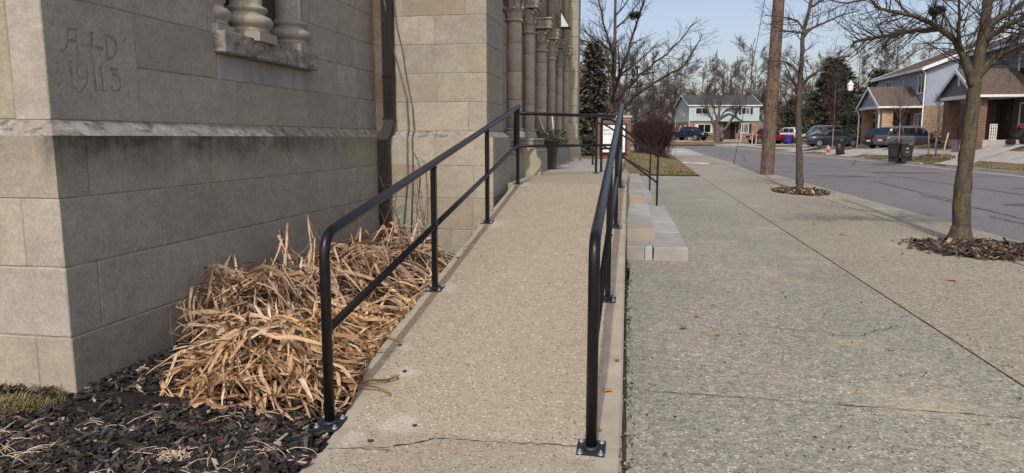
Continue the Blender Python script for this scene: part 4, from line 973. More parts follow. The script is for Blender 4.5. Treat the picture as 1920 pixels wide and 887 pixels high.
for j in range(ny):
    for i in range(nx):
        a = j * (nx + 1) + i; m.face((a, a + 1, a + nx + 2, a + nx + 1), 0, 1)
struct(build("mulch_bed", m, MMulch))
def chips(n, region, zf, r2, mats, sizes=(.012, .05), mb=None, wts=(60, 26, 10, 4)):
    mb = mb or MB(); k = 0
    while k < n:
        x, y = region(r2)
        if x is None: continue
        k += 1
        l = r2.uniform(*sizes) * (1.6 if r2.random() < .1 else 1); w_ = l * r2.uniform(.18, .45); h = r2.uniform(.003, .009)
        a = r2.uniform(0, 6.283); t = r2.gauss(0, .28); t2 = r2.gauss(0, .3)
        dx = Vector((math.cos(a) * math.cos(t), math.sin(a) * math.cos(t), math.sin(t))); dy = Vector((-math.sin(a), math.cos(a), t2)).normalized(); dz = dx.cross(dy)
        c = Vector((x, y, zf(x, y) + r2.uniform(0, .018) + abs(t) * l * .4))
        p = [c + dx * (sx * l) * r2.uniform(.8, 1.1) + dy * (sy * w_) * r2.uniform(.6, 1.2) for sx, sy in ((-1, -1), (1, -.7), (1, .7), (-1, 1))]
        mi = r2.choices(range(4), wts)[0]
        mb.hexa([tuple(q) for q in p] + [tuple(q + dz * h) for q in p], mi, skip=(0,))
    return mb
r2 = random.Random(21)
def reg(r2):
    y = 2.0 + 5.4 * r2.random() ** 1.7; x = r2.uniform(-4.4, -1.25)
    return (x, y) if in_bed(x, y) and not (y < 3.0 and x < -3.1 - (y - 2.2) * .0 and r2.random() < .55) else (None, None)
mb = chips(26000, reg, mz, r2, None, (.007, .030))
build("mulch_chips", mb, [MChipK, MChipG, MChipB, MChipW], kind="stuff")
# --- dead strap-leaved plants
def strap(r2, base, az, L, w_, rise, kinks, droop, mb, mi=0, gmin=None, fold=-1, surf=None):
    """one withered strap leaf: a folded, twisted ribbon that climbs, buckles and hangs over"""
    n = 9; p = Vector(base); d = Vector((math.cos(az) * math.cos(rise), math.sin(az) * math.cos(rise), math.sin(rise)))
    kat = sorted(r2.randint(2, n - 2) for _ in range(kinks)); tw = r2.uniform(-.5, .5); over = .2 if (r2.random() < .04 or gmin) else .015; roll = r2.uniform(-.9, .9)
    rows = []
    for k in range(n + 1):
        t = k / n
        if k == fold: e_ = az + r2.gauss(0, .7); d = Vector((math.cos(e_) * .55, math.sin(e_) * .55, -.8)).normalized()
        if k in kat:
            ax = Vector((r2.uniform(-1, 1), r2.uniform(-1, 1), r2.uniform(-.4, .4))).normalized()
            d = (Matrix.Rotation(r2.uniform(.5, 1.5), 3, ax) @ d); d.z -= .35; d.normalize()
        d = (d + Vector((r2.gauss(0, .09), r2.gauss(0, .09), -droop * .22 + r2.gauss(0, .05)))).normalized()
        q = p + d * (L / n)
        zl = mz(q.x, q.y) + .012
        if surf: q.z += (surf(q.x, q.y) - q.z) * .16
        if q.x > bed_x(q.y) - .01: zl = max(zl, rampz(q.y) + .008)
        if q.z < zl: q.z = zl + r2.uniform(0, .02); d.z = max(d.z, .02); d.normalize()
        if q.x < -2.83: q.x = -2.83 + r2.uniform(0, .02); d.x = abs(d.x) * .5; d.normalize()
        if q.x > bed_x(q.y) + over: q.x = bed_x(q.y) + over - r2.uniform(0, .03); d.x = -abs(d.x); d.normalize()
        if q.y < 3.7 and q.x < -2.46: q.x = -2.46 + r2.uniform(0, .03); d.x = abs(d.x); d.normalize()
        if q.y < 2.97: q.y = 2.97 + r2.uniform(0, .04); d.y = abs(d.y); d.normalize()
        if q.y > 7.46: q.y = 7.46; d.y = -abs(d.y)
        s = d.cross(Vector((0, 0, 1)));
        if s.length < .05: s = Vector((math.sin(az), -math.cos(az), 0))
        s.normalize(); s = Matrix.Rotation(roll + tw * t * 3, 3, d) @ s; nn = s.cross(d)
        ww = w_ * (min(1, .45 + t * 2.2) if t < .3 else max(.06, 1 - ((t - .3) / .7) ** 1.7)) * r2.uniform(.85, 1.12)
        cu = r2.uniform(.2, .75)
        rows.append((p - s * ww + nn * ww * cu, p, p + s * ww + nn * ww * cu)); p = q
    i0 = len(mb.v)
    for r_ in rows: mb.v += [tuple(x) for x in r_]
    for k in range(n):
        for c in (0, 1):
            a = i0 + k * 3 + c; mb.face((a, a + 1, a + 4, a + 3), mi, 1)
MATL = [MLeaf, MLeaf, MLeaf, MLeafB, MLeafP]
def heap(x, y):
    h = .03
    for cx, cy, rx, ry, hh in ((-1.98, 3.42, .58, .55, .25), (-2.42, 4.25, .5, .8, .40), (-1.8, 3.95, .36, .6, .24), (-2.2, 4.95, .55, .65, .44), (-2.15, 5.9, .6, .8, .36)):
        h = max(h, hh * max(0, 1 - ((x - cx) / rx) ** 2 - ((y - cy) / ry) ** 2))
    return h * (1 + .45 * math.sin(9 * x + 4 * y) * math.sin(7 * y - 5 * x)) + .015 * math.sin(23 * x + 17 * y)
def dead_plant(label, c, rx, ry, n_obj, n_stuff, hmax, seed, lean=None):
    r2 = random.Random(seed)
    t = tag(empty("dead_plant", (c[0], c[1], mz(*c))), label, "dead plant", "withered plants in the mulch bed")
    def one(mb, small=False, mi=0):
        a = r2.uniform(0, 6.283); q = r2.random() ** .55
        x, y = c[0] + rx * q * math.cos(a), c[1] + ry * q * math.sin(a)
        x = min(max(x, -2.78), bed_x(y) - .05); y = min(y, 7.38)
        dome = hmax * max(.10, 1 - q ** 1.4)
        wd_ = r2.uniform(.006, .0135) * (1.9 if r2.random() < .07 else 1)
        u = r2.random()
        def top_(px_, py_, lv): return mz(px_, py_) + .015 + lv * heap(px_, py_)
        dome = heap(x, y)
        if u < .22:      # stalk that rises and folds over like a hairpin
            az = r2.uniform(0, 6.283); strap(r2, (x, y, mz(x, y)), az, r2.uniform(1.0, 1.8) * (dome + .08), wd_, r2.uniform(1.1, 1.5), 0, .05, mb, mi, fold=r2.choice((4, 5, 5, 6)))
        elif u < .28:    # hanging outward at the rim
            strap(r2, (x, y, mz(x, y) + dome * r2.uniform(.5, 1)), a + r2.gauss(0, .6), r2.uniform(.25, .5), wd_, r2.uniform(-.2, .5), 1, r2.uniform(.6, 1.1), mb, mi)
        else:            # lying across the heap in any direction
            az = r2.uniform(0, 6.283) if r2.random() < .55 else r2.gauss(-.3, .45) + r2.choice((0, math.pi))
            lv = r2.random() ** .5 * 1.1; strap(r2, (x, y, top_(x, y, lv)), az, r2.uniform(.3, .72) * (.75 if small else 1), wd_ * 1.1, r2.gauss(.12, .35), r2.choice((0, 1, 1, 2, 2)), r2.uniform(.08, .4), mb, mi, surf=lambda a_, b_: top_(a_, b_, lv))
    mb = MB()
    for k in range(n_stuff): one(mb, k % 2 == 0, r2.choices((0, 1, 2), (6, 3, 1))[0])
    build("leaf_litter", mb, [MLeaf, MLeafB, MLeafP], t, kind="stuff")
    for k in range(n_obj):
        mb = MB(); one(mb); build("leaf", mb, r2.choice(MATL), t)
    return t
dead_plant("nearest clump of straw coloured dead strap leaves sprawling on black mulch", (-1.96, 3.45), .44, .42, 85, 520, .36, 1)
dead_plant("tall clump of upright withered leaves beside the shaded wall", (-2.42, 4.30), .34, .62, 75, 560, .74, 2)
dead_plant("withered clump leaning against the ramp beside the first bent post", (-1.80, 3.95), .26, .52, 50, 300, .26, 3)
dead_plant("dead leaves mounded under the left handrail halfway along the ramp", (-2.05, 4.95), .42, .6, 55, 460, .62, 4)
dead_plant("farthest straggling dead leaves below the downspout", (-2.15, 5.9), .45, .65, 45, 360, .5, 5)
mb = MB(); r3 = random.Random(15)
for x, y, h in ((-2.55, 4.85, .72), (-2.5, 4.95, .68), (-2.45, 4.8, .6), (-2.62, 4.1, .55), (-2.6, 4.0, .45), (-2.5, 4.3, .5), (-2.3, 4.75, .58), (-2.25, 5.5, .52), (-2.15, 6.0, .58), (-2.4, 5.3, .6)):
    for k in range(3): strap(r3, (x + r3.gauss(0, .03), y + r3.gauss(0, .04), mz(x, y)), r3.uniform(0, 6.28), h * r3.uniform(1.3, 1.75), r3.uniform(.008, .014), r3.uniform(1.25, 1.5), 0, .03, mb, 0, fold=r3.choice((5, 6)))
tag(build("bent_stalks", mb, MLeaf, loc=(-2.5, 4.8, mz(-2.5, 4.8))), "tallest folded straw stalks standing above the leaf heap against the shaded wall", "dead stalks")
# long leaf and tip lying on the ramp edge
tl = tag(build("fallen_leaf", (lambda mb: (strap(random.Random(4), (-1.50, 3.26, .055), -.1, .36, .016, .18, 0, .25, mb, 0, 1), strap(random.Random(9), (-1.42, 3.30, .07), .25, .30, .02, .1, 0, .2, mb, 0, 1), mb)[2])(MB()), MLeaf, loc=(-1.45, 3.26, .03)), "dead leaf with its tip curling onto the ramp surface", "leaf")
# bare stems and twigs against the wall foot
def twigs(label, spots, mt, seed):
    r2 = random.Random(seed); mb = MB()
    for x, y, h in spots:
        p = Vector((x, y, mz(x, y) - .02)); path = [p.copy()]; d = Vector((r2.gauss(0, .12), r2.gauss(0, .08), 1))
        for k in range(7):
            d = (d + Vector((r2.gauss(0, .16), r2.gauss(0, .08), .1))).normalized(); p = p + d * h / 7
            p.y = min(p.y, 7.47); p.x = max(p.x, -2.82); path.append(p.copy())
        mb.tube(path, [.005 * (1 - .7 * k / 7) + .001 for k in range(8)], 5)
        for k in range(3, 8):
            if r2.random() < .75:
                q = path[k]; e = Vector((r2.gauss(0, 1), r2.gauss(0, .4), .7)).normalized() * r2.uniform(.06, .2)
                q2 = q + e; q2.y = min(q2.y, 7.47); q2.x = max(q2.x, -2.82); mb.tube([q, (q + q2) / 2 + Vector((0, 0, .015)), q2], [.003, .002, .001], 4)
    return tag(build("dry_stems", mb, mt, loc=(spots[0][0], spots[0][1], mz(spots[0][0], spots[0][1]))), label, "dry stems")
twigs("thin bare reddish stems climbing the pale plinth right of the downspout", [(-2.48, 7.3, .8), (-2.42, 7.3, .95), (-2.36, 7.25, .85), (-2.30, 7.3, .6), (-2.52, 7.2, .6), (-2.25, 7.25, 1.0), (-2.38, 7.35, 1.05)], MTwig, 2)
twigs("bare twigs standing in the shaded corner left of the downspout", [(-2.75, 6.6, .9), (-2.72, 6.9, .7), (-2.7, 7.1, .5), (-2.78, 6.4, .6), (-2.66, 7.2, .8)], MTwig, 5)
mb = MB(); r3 = random.Random(8)
for x, y, h in ((-1.72, 6.35, .62), (-1.70, 6.4, .5), (-1.76, 6.2, .4)): strap(r3, (x, y, mz(x, y)), r3.uniform(0, 6), h, .012, 1.25, 1, .2, mb)
tag(build("broken_stalk", mb, MLeaf, loc=(-1.72, 6.35, .06)), "short broken straw stalk standing behind the second left post", "stalk")
# pale dried grass wisps lying on the mulch
mb = MB(); r3 = random.Random(31)
for cx, cy, n in ((-2.62, 2.42, 26), (-2.05, 2.6, 16), (-2.35, 2.78, 14), (-1.55, 2.58, 22), (-1.72, 2.35, 20), (-2.0, 2.3, 18), (-2.85, 2.6, 14), (-1.9, 2.95, 10), (-2.3, 3.2, 10)):
    for k in range(n):
        a = r3.uniform(0, 6.283) if k % 3 else r3.gauss(.2, .5); x, y = cx + r3.gauss(0, .06), cy + r3.gauss(0, .035); L = r3.uniform(.06, .2)
        p = Vector((x, y, mz(x, y) + .012)); pts = [p.copy()]; z = r3.uniform(.1, .6)
        for q in range(4):
            a += r3.gauss(0, .35); p = p + Vector((math.cos(a) * L / 4, math.sin(a) * L / 4, (z - q * .3) * L / 4)); p.z = max(p.z, mz(p.x, p.y) + .012); pts.append(p.copy())
        mb.tube(pts, [.0016, .0018, .0016, .0012, .0006], 3, cap=False)
build("dry_grass_wisps", mb, MLeafP, kind="stuff")
# little clump of pale seed fluff and stones on the mulch
mb = MB()
for k in range(150):
    a = r3.uniform(0, 6.283); q = r3.random() ** .5 * .055; p = Vector((-1.93 + q * 1.25 * math.cos(a), 2.54 + q * .7 * math.sin(a), mz(-1.93, 2.54) + .02 + r3.uniform(0, .022)))
    d = Vector((r3.gauss(0, 1), r3.gauss(0, 1), r3.gauss(0, .5))).normalized() * .014; mb.tube([p - d, p + d], .0022, 3, cap=False)
tag(build("seed_head", mb, MLeafP, loc=(-1.93, 2.54, 0)), "pale tangled seed head lying on the black mulch", "seed head")
# grass at the left foot of the wall
mb = MB(); r3 = random.Random(41)
def blades(mb, n, reg, zf, r3, L=(.05, .12), mats=(0, 1, 2), wts=(4, 3, 2), wd=.0022, flat=.6):
    for k in range(n):
        x, y = reg(r3); z = zf(x, y); a = r3.uniform(0, 6.283); l = r3.uniform(*L); t = r3.uniform(.15, 1.2)
        d = Vector((math.cos(a) * math.cos(t), math.sin(a) * math.cos(t), math.sin(t) * flat)) * l; s = Vector((-math.sin(a), math.cos(a), 0)) * wd
        p = Vector((x, y, z)); m_ = p + d * .55 + Vector((0, 0, l * .12)); e = p + d + Vector((0, 0, -l * .1)); mi = r3.choices(mats, wts)[0]
        i = len(mb.v); mb.v += [tuple(p - s), tuple(p + s), tuple(m_ + s * .8), tuple(m_ - s * .8), tuple(e)]
        mb.face((i, i + 1, i + 2, i + 3), mi); mb.face((i + 3, i + 2, i + 4), mi)
def rg(r3):
    y = r3.uniform(2.35, 3.02); return (-2.86 - abs(r3.gauss(0, .30)) - (3.0 - y) * .75, y)
blades(mb, 5200, rg, lambda x, y: mz(x, y) + .004, r3, (.04, .13))
build("grass_tuft", mb, [MGrassG, MGrassY, MGrass], kind="stuff")
# mulch rings of the two street trees
for bx_, by_, rx_, ry_, n, lab in ((4.12, 9.3, .72, .80, 2600, 0), (3.98, 18.7, .62, 1.25, 1300, 1)):
    mb = MB()
    i = len(mb.v); N = 28
    ring = [(bx_ + rx_ * math.cos(a) * (k_ := rnd.uniform(.8, 1.1)), by_ + ry_ * math.sin(a) * k_, .005) for a in [q * 6.2832 / N for q in range(N)]]
    mb.v += ring + [(bx_, by_ + .3, .03)]
    for q in range(N): mb.face((i + q, i + (q + 1) % N, i + N), 0, 1)
    struct(build("tree_mulch", mb, MMulch))
    r3 = random.Random(60 + lab)
    def rg2(r3):
        a = r3.uniform(0, 6.283); q = r3.random() ** .55 * (1.02 if r3.random() < .85 else 1.25); return (bx_ + rx_ * q * math.cos(a), by_ + ry_ * q * math.sin(a))
    mb = chips(n, rg2, lambda x, y: .006 + .03 * max(0, 1 - math.hypot((x - bx_) / rx_, (y - by_) / ry_)), r3, None, (.012, .05), wts=(40, 12, 38, 8))
    build("tree_mulch_chips", mb, [MChipK, MChipG, MChipB, MLeaf], kind="stuff")
# lawns
mb = MB(); r3 = random.Random(51)
def rg3(r3):
    y = 25.62 + 22 * r3.random() ** 2.2; return (lawn_edge(y) - 7 * r3.random() ** 1.6, y)
blades(mb, 26000, rg3, lambda x, y: lawn_z(x, y) - .005, r3, (.05, .15), wd=.009, wts=(3, 3, 5))
build("church_lawn_grass", mb, [MGrassG, MGrassY, MGrass], kind="stuff")
mb = MB()
def rg4(r3):
    while 1:
        y = 24 + 42 * r3.random() ** 1.2; x = curb_x(y) + .2 + 9 * r3.random() ** 1.3; d = x - curb_x(y)
        if 34.4 < y < 37.6 or 50.2 < y < 56.3 or 60.6 < y < 67 or .85 < d < 2.05: continue
        return x, y
blades(mb, 20000, rg4, lambda x, y: lot(x, y), r3, (.06, .16), wd=.016, wts=(5, 3, 3))
build("far_lawn_grass", mb, [MGrassG, MGrassY, MGrass], kind="stuff")
# loose dead leaves and crumbs on the paving
r3 = random.Random(77)
for x, y, z, s in ((-.135, 3.42, None, .03), (-.10, 3.75, None, .02), (-.15, 3.05, None, .012), (.62, 9.8, .004, .03), (.45, 5.35, .004, .03), (.33, 5.0, .004, .035), (.55, 4.85, .004, .025), (2.95, 7.2, .004, .06), (2.8, 10.4, .004, .05), (3.05, 12.2, .004, .05), (2.7, 11.6, .004, .04), (3.3, 9.9, .004, .04), (1.6, 4.7, .004, .02), (.95, 8.3, .004, .02), (3.1, 14.5, .004, .05), (1.3, 12.0, .004, .03), (-.62, 4.9, None, .012), (-.9, 3.6, None, .012), (-.75, 2.75, None, .014)):
    zz = rampz(y) + .004 if z is None else z; mb = MB(); a = r3.uniform(0, 6.28)
    pts = [(x + s * math.cos(a + q) * (1 if k % 2 else .55), y + s * math.sin(a + q) * (1 if k % 2 else .55), zz + r3.uniform(0, .012)) for k, q in enumerate([i * .785 for i in range(8)])]
    i = len(mb.v); mb.v += pts + [(x, y, zz + .012)]
    for k in range(8): mb.face((i + k, i + (k + 1) % 8, i + 8), 0, 1)
    tag(build("fallen_leaf", mb, MLeafB, loc=(x, y, zz)), "scrap of brown dead leaf lying on the bare concrete", "leaf", "leaf scraps on the paving")
def trail(r3):
    y = 2.6 + 5.2 * r3.random(); return (redge(y) + .02 + r3.gauss(0, .02), y)
mb = chips(260, trail, lambda x, y: .002, r3, None, (.004, .012), wts=(3, 3, 4, 2)); build("joint_debris", mb, [MChipK, MChipG, MChipB, MChipW], kind="stuff")
def crumbs(r3): return (-.4 + 5.2 * r3.random(), 2.6 + 12 * r3.random() ** 1.3)
mb = chips(420, lambda r: (lambda p: p if p[0] > 0.02 and (p[0] > .6 or p[1] < 7.7) else (None, None))(crumbs(r)), lambda x, y: .003, r3, None, (.003, .010), wts=(4, 2, 5, 2)); build("pavement_crumbs", mb, [MChipK, MChipG, MChipB, MChipW], kind="stuff")
# ---------------------------------------------------------------- trees
def grow(mb, r2, p, d, L, r, lev, spec, m=0, out=None):
    """branch with wandering path; children fork along it. spec: per level (n children, length ratio, spread, sides, up-bend)"""
    nk = max(3, min(7, int(L / .35) + 2)) if lev < 2 else 4
    nk = spec.get('seg', nk) if lev >= 3 else nk
    path = [p.copy()]; rad = [r]; q = p.copy(); e = d.normalized(); wob = spec['wob']
    r_end = r * spec.get('taper', .35)
    for k in range(nk):
        e = (e + Vector((r2.gauss(0, wob), r2.gauss(0, wob), r2.gauss(0, wob) + spec['up'])) * (1 if lev else .6)).normalized()
        q = q + e * L / nk; path.append(q.copy()); rad.append(r + (r_end - r) * (k + 1) / nk)
    mb.tube(path, rad, spec['sides'][min(lev, len(spec['sides']) - 1)], m if lev < spec.get('mlev', 9) else 1, cap=False)
    if lev >= spec['levels']: return
    n = spec['n'][lev]; n = max(1, int(n * r2.uniform(.8, 1.2)))
    for i in range(n):
        t = spec['t0'][lev] + (1 - spec['t0'][lev]) * (i + r2.random()) / n
        f = t * nk; k = min(int(f), nk - 1); b = path[k].lerp(path[k + 1], f - k); br = rad[k] + (rad[k + 1] - rad[k]) * (f - k)
        ax = (path[k + 1] - path[k]).normalized(); per = ax.orthogonal().normalized(); per = Matrix.Rotation(r2.uniform(0, 6.283), 3, ax) @ per
        sp = spec['spread'][lev] * r2.uniform(.7, 1.25); dd = ax * math.cos(sp) + per * math.sin(sp)
        if spec.get('flat'): dd.z = dd.z * .6 + spec['flat']
        grow(mb, r2, b, dd, L * spec['ratio'][lev] * r2.uniform(.65, 1.15) * (1.1 - .5 * t), max(br * spec.get('rr', .6), spec.get('rmin', .004)), lev + 1, spec, m)
def twiggy(mb, r2, path, rads, n, L, spread=1.0, lev=2, rmin=.003, sides=(5, 4, 3), up=.05, m=1, t0=.15, tmax=.0075):
    """side shoots along an existing limb"""
    path = [Vector(p) for p in path]
    spec = dict(wob=.16, up=up, sides=sides, levels=lev - 1, n=(4, 3, 2), t0=(.2, .2, .2), ratio=(.55, .55, .5), spread=(.8, .8, .8), rr=.6, rmin=rmin, taper=.35, seg=3)
    for i in range(n):
        t = t0 + (1 - t0) * (i + r2.random()) / n; f = t * (len(path) - 1); k = min(int(f), len(path) - 2)
        b = path[k].lerp(path[k + 1], f - k); br = rads[k] + (rads[k + 1] - rads[k]) * (f - k)
        ax = (path[k + 1] - path[k]).normalized(); per = Matrix.Rotation(r2.uniform(0, 6.283), 3, ax) @ ax.orthogonal().normalized()
        dd = ax * math.cos(spread) + per * math.sin(spread) * r2.uniform(.6, 1.1)
        grow(mb, r2, b, dd, L * r2.uniform(.5, 1.2) * (1.15 - .5 * t), max(min(br * .38, tmax), rmin * 1.5), 0, spec, m)
def limb(mb, pts, r0, r1, n=8, sm=3, jit=.0, m=0):
    pts = [Vector(p) for p in pts]; out = []
    for i in range(len(pts) - 1):
        p0, p1, p2, p3 = pts[max(i - 1, 0)], pts[i], pts[i + 1], pts[min(i + 2, len(pts) - 1)]
        for k in range(sm):
            t = k / sm; t2, t3 = t * t, t * t * t
            q = .5 * ((2 * p1) + (p2 - p0) * t + (2 * p0 - 5 * p1 + 4 * p2 - p3) * t2 + (3 * p1 - p0 - 3 * p2 + p3) * t3)
            out.append(q + Vector((rnd.gauss(0, jit), rnd.gauss(0, jit), rnd.gauss(0, jit))))
    out.append(pts[-1]); N = len(out)
    rads = [r0 + (r1 - r0) * (k / (N - 1)) ** .8 for k in range(N)]
    rads = [x * rnd.uniform(.94, 1.07) for x in rads]
    mb.tube(out, rads, n, m); return out, rads
def nest(p, r, label, root):
    mb = MB(); r2 = random.Random(int(p[0] * 100) + 7)
    for k in range(160):
        a = r2.uniform(0, 6.283); e = r2.uniform(-1.1, .5); c = Vector((math.cos(a) * math.cos(e), math.sin(a) * math.cos(e), math.sin(e) * .8)) * r * r2.uniform(.5, 1)
        d = Vector((-math.sin(a), math.cos(a), r2.gauss(0, .35))).normalized() * r * r2.uniform(.5, 1.1); q = Vector(p) + c
        mb.tube([q - d, q + d * .2 + c * .1, q + d], r * .035, 3, cap=False)
    return tag(build("bird_nest", mb, MTwigT, loc=p), label, "nest")
# nearest street tree
t1 = tag(empty("street_tree", (4.17, 10.05, 0)), "nearest bare street tree with mossy trunk and low forking limbs beside the road", "tree")
mb = MB(); r2 = random.Random(101)
trunk, tr = limb(mb, [(4.17, 10.05, -.05), (4.17, 10.05, .12), (4.155, 10.05, .6), (4.155, 10.05, 1.0), (4.165, 10.05, 1.4), (4.175, 10.05, 1.8), (4.185, 10.05, 2.1), (4.225, 10.05, 2.6), (4.242, 10.06, 3.1), (4.30, 10.1, 4.4), (4.32, 10.1, 6.2)], .120, .045, 16, 4, .004)
mb.lathe([(.19, -.02), (.15, .05), (.128, .12), (.114, .2)], (4.17, 10.05, 0), 14)
build("trunk", mb, MBark, t1)
lm = MB()
Ls = []
def L_(pts, r0, r1): Ls.append(limb(lm, pts, r0, r1, 8, 3, .008))
L_([(4.17, 10.05, 1.98), (4.04, 9.98, 2.25), (3.90, 9.9, 2.48), (3.67, 9.8, 2.67), (3.38, 9.7, 2.79), (3.05, 9.6, 2.88), (2.82, 9.5, 2.90)], .060, .017)
L_([(3.60, 9.78, 2.69), (3.40, 9.9, 2.69), (3.2, 10.0, 2.66), (2.95, 10.05, 2.62), (2.69, 10.05, 2.575)], .036, .016)
L_([(2.84, 9.52, 2.90), (2.65, 9.4, 3.0), (2.4, 9.3, 2.95), (2.15, 9.2, 2.98)], .02, .006)
L_([(4.19, 10.05, 2.08), (4.29, 10.0, 2.25), (4.41, 9.98, 2.37), (4.55, 9.95, 2.45), (4.70, 9.9, 2.52), (5.2, 9.8, 2.8)], .056, .024)
L_([(4.235, 10.08, 2.62), (4.32, 10.1, 2.77), (4.48, 10.15, 2.88), (4.66, 10.2, 2.99), (5.3, 10.4, 3.5)], .055, .024)
L_([(4.24, 10.05, 2.55), (4.4, 9.9, 2.72), (4.62, 9.75, 2.83), (5.0, 9.6, 3.1)], .045, .02)
L_([(4.26, 10.09, 3.5), (4.0, 10.2, 3.9), (3.65, 10.3, 4.5), (3.4, 10.3, 5.4)], .06, .02)
L_([(3.2, 9.65, 2.84), (2.95, 9.55, 3.1), (2.7, 9.45, 3.4)], .018, .006)
L_([(3.95, 9.93, 2.42), (3.80, 9.7, 2.70), (3.70, 9.5, 3.0), (3.55, 9.3, 3.4)], .03, .008)
L_([(4.2, 10.1, 2.2), (4.38, 10.3, 2.5), (4.6, 10.6, 2.9), (4.8, 10.9, 3.3)], .03, .01)
L_([(3.5, 9.75, 2.74), (3.50, 9.6, 2.82), (3.47, 9.5, 2.82)], .014, .008)
build("limbs", lm, MBark, t1)
tw = MB()
for i, (p, r_) in enumerate(Ls): twiggy(tw, r2, p, r_, (60, 40, 24, 34, 32, 26, 28, 18, 22, 20, 6)[i], (.72, .64, .55, .75, .85, .72, 1.1, .5, .6, .6, .2)[i], .98, 3, .0018, (4, 3, 3))
twiggy(tw, r2, trunk[22:], tr[22:], 14, 1.0, 1.1, 3, .0025, (4, 3, 3))
build("twigs", tw, MTwigT, t1)
nest((3.466, 9.5, 2.873), .085, "dark twig bird nest among the twigs of the nearest street tree", t1)
# second street tree
t2 = tag(empty("street_tree", (4.1, 19.3, 0)), "slender bare street tree standing in a mulch ring beside the utility pole", "tree")
mb = MB(); r2 = random.Random(202)
trunk, tr = limb(mb, [(4.10, 19.3, -.05), (4.10, 19.3, .2), (4.06, 19.3, .7), (4.0, 19.3, 1.45), (3.965, 19.3, 2.1), (3.963, 19.3, 2.8), (3.975, 19.3, 3.4), (3.99, 19.3, 4.0), (4.135, 19.35, 4.77), (4.3, 19.4, 6.5), (4.4, 19.4, 9)], .108, .03, 10, 4, .006)
build("trunk", mb, MBark2, t2); lm = MB(); Ls = []
for pts, r0, r1 in (([(3.965, 19.3, 2.3), (3.85, 19.2, 2.6), (3.7, 19.1, 2.85), (3.5, 19.0, 3.25)], .05, .012), ([(3.965, 19.3, 2.55), (4.15, 19.2, 2.85), (4.45, 19.1, 3.1), (4.7, 19.05, 3.3), (5.1, 19.0, 3.35)], .045, .012),
        ([(3.97, 19.3, 2.9), (3.75, 19.4, 3.2), (3.45, 19.5, 3.3), (3.1, 19.6, 3.35)], .04, .01), ([(4.0, 19.3, 3.9), (4.2, 19.35, 4.1), (4.6, 19.4, 4.25), (4.9, 19.4, 4.42), (5.3, 19.4, 4.5)], .045, .012),
        ([(3.99, 19.3, 3.95), (3.8, 19.2, 4.0), (3.5, 19.1, 4.0), (3.1, 19.0, 4.15)], .04, .01), ([(3.99, 19.3, 4.0), (3.85, 19.5, 4.3), (3.55, 19.6, 4.4), (3.1, 19.7, 4.5)], .035, .01),
        ([(4.1, 19.3, 4.6), (4.4, 19.1, 4.75), (4.8, 19.0, 5.0), (5.4, 18.9, 5.4)], .04, .01), ([(4.2, 19.35, 5.4), (3.9, 19.4, 5.9), (3.5, 19.5, 6.3)], .035, .01), ([(3.98, 19.3, 1.9), (3.75, 19.45, 2.15), (3.55, 19.55, 2.6)], .03, .01)):
    Ls.append(limb(lm, pts, r0, r1, 6, 3, .012))
build("limbs", lm, MBark2, t2)
tw = MB()
for p, r_ in Ls: twiggy(tw, r2, p, r_, 16, .7, 1.0, 3, .0028, (4, 3, 3), tmax=.010)
twiggy(tw, r2, trunk[14:], tr[14:], 24, .9, 1.15, 3, .003, (4, 3, 3), tmax=.012); build("twigs", tw, MTwigT, t2)
# utility pole and its guy wire
up = tag(empty("utility_pole", (4.63, 27.3, 0)), "weathered brown wooden utility pole at the kerb", "utility pole")
mb = MB(); mb.tube([(4.63, 27.3, -.2), (4.63, 27.3, .02), (4.65, 27.3, 1.5), (4.73, 27.3, 6), (4.82, 27.3, 11)], [.245, .242, .235, .205, .16], 18); build("shaft", mb, MPole, up)
mb = MB(); mb.cbox(3.7, 6.1, 27.12, 27.24, 9.9, 10.02, .01); build("crossarm", mb, MPole, up)
mb = MB()
for x in (3.8, 4.3, 5.5, 6.0): mb.lathe([(.02, 0), (.045, .03), (.03, .06), (.045, .09), (.02, .13)], (x, 27.18, 10.02), 8)
build("insulator", mb, MConc, up)
gy = MB(); gy.tube([(4.70, 37.4, 0), (4.71, 37.1, .3), (4.80, 27.5, 9.9)], [.022, .012, .012], 6)
tag(build("guy_wire", gy, MBlkP, loc=(4.7, 37.4, 0)), "thin guy wire rising from the kerb behind the pole", "guy wire")
# big bare tree with a nest beyond the sign
def root_tree(name, label, loc, seed, H, r, spec, mats, grp=None, limbs=None):
    r2 = random.Random(seed); t = tag(empty(name, loc), label, "tree", grp)
    mb = MB(); tb = MB()
    path, rad = limb(tb, [(loc[0], loc[1], loc[2] - .3), (loc[0] + r2.gauss(0, .1), loc[1], loc[2] + H * .2), (loc[0] + r2.gauss(0, .15), loc[1], loc[2] + H * .5), (loc[0] + r2.gauss(0, .25), loc[1], loc[2] + H)], r, r * .12, 9, 4, .01)
    build("trunk", tb, mats[0], t)
    for i in range(spec['main']):
        tt = spec['from'] + (1 - spec['from']) * (i + r2.random()) / spec['main']; f = tt * (len(path) - 1); k = min(int(f), len(path) - 2)
        b = path[k].lerp(path[k + 1], f - k); br = rad[k]; a = r2.uniform(0, 6.283) if not spec.get('az') else spec['az'][i % len(spec['az'])] + r2.gauss(0, .3)
        el = spec['el'] * r2.uniform(.6, 1.4); dd = Vector((math.cos(a) * math.cos(el), math.sin(a) * math.cos(el), math.sin(el)))
        grow(mb, r2, b, dd, spec['len'] * r2.uniform(.75, 1.15) * (1.1 - .55 * tt), br * .55, 0, spec)
    build("crown", mb, mats[1], t)
    return t, path
SP = dict(wob=.13, up=.05, sides=(6, 4, 3, 3), levels=3, n=(9, 7, 5), t0=(.12, .12, .12), ratio=(.5, .5, .5), spread=(.65, .7, .7), rr=.5, rmin=.0075, taper=.3, seg=3, main=13, el=.5, len=5.0)
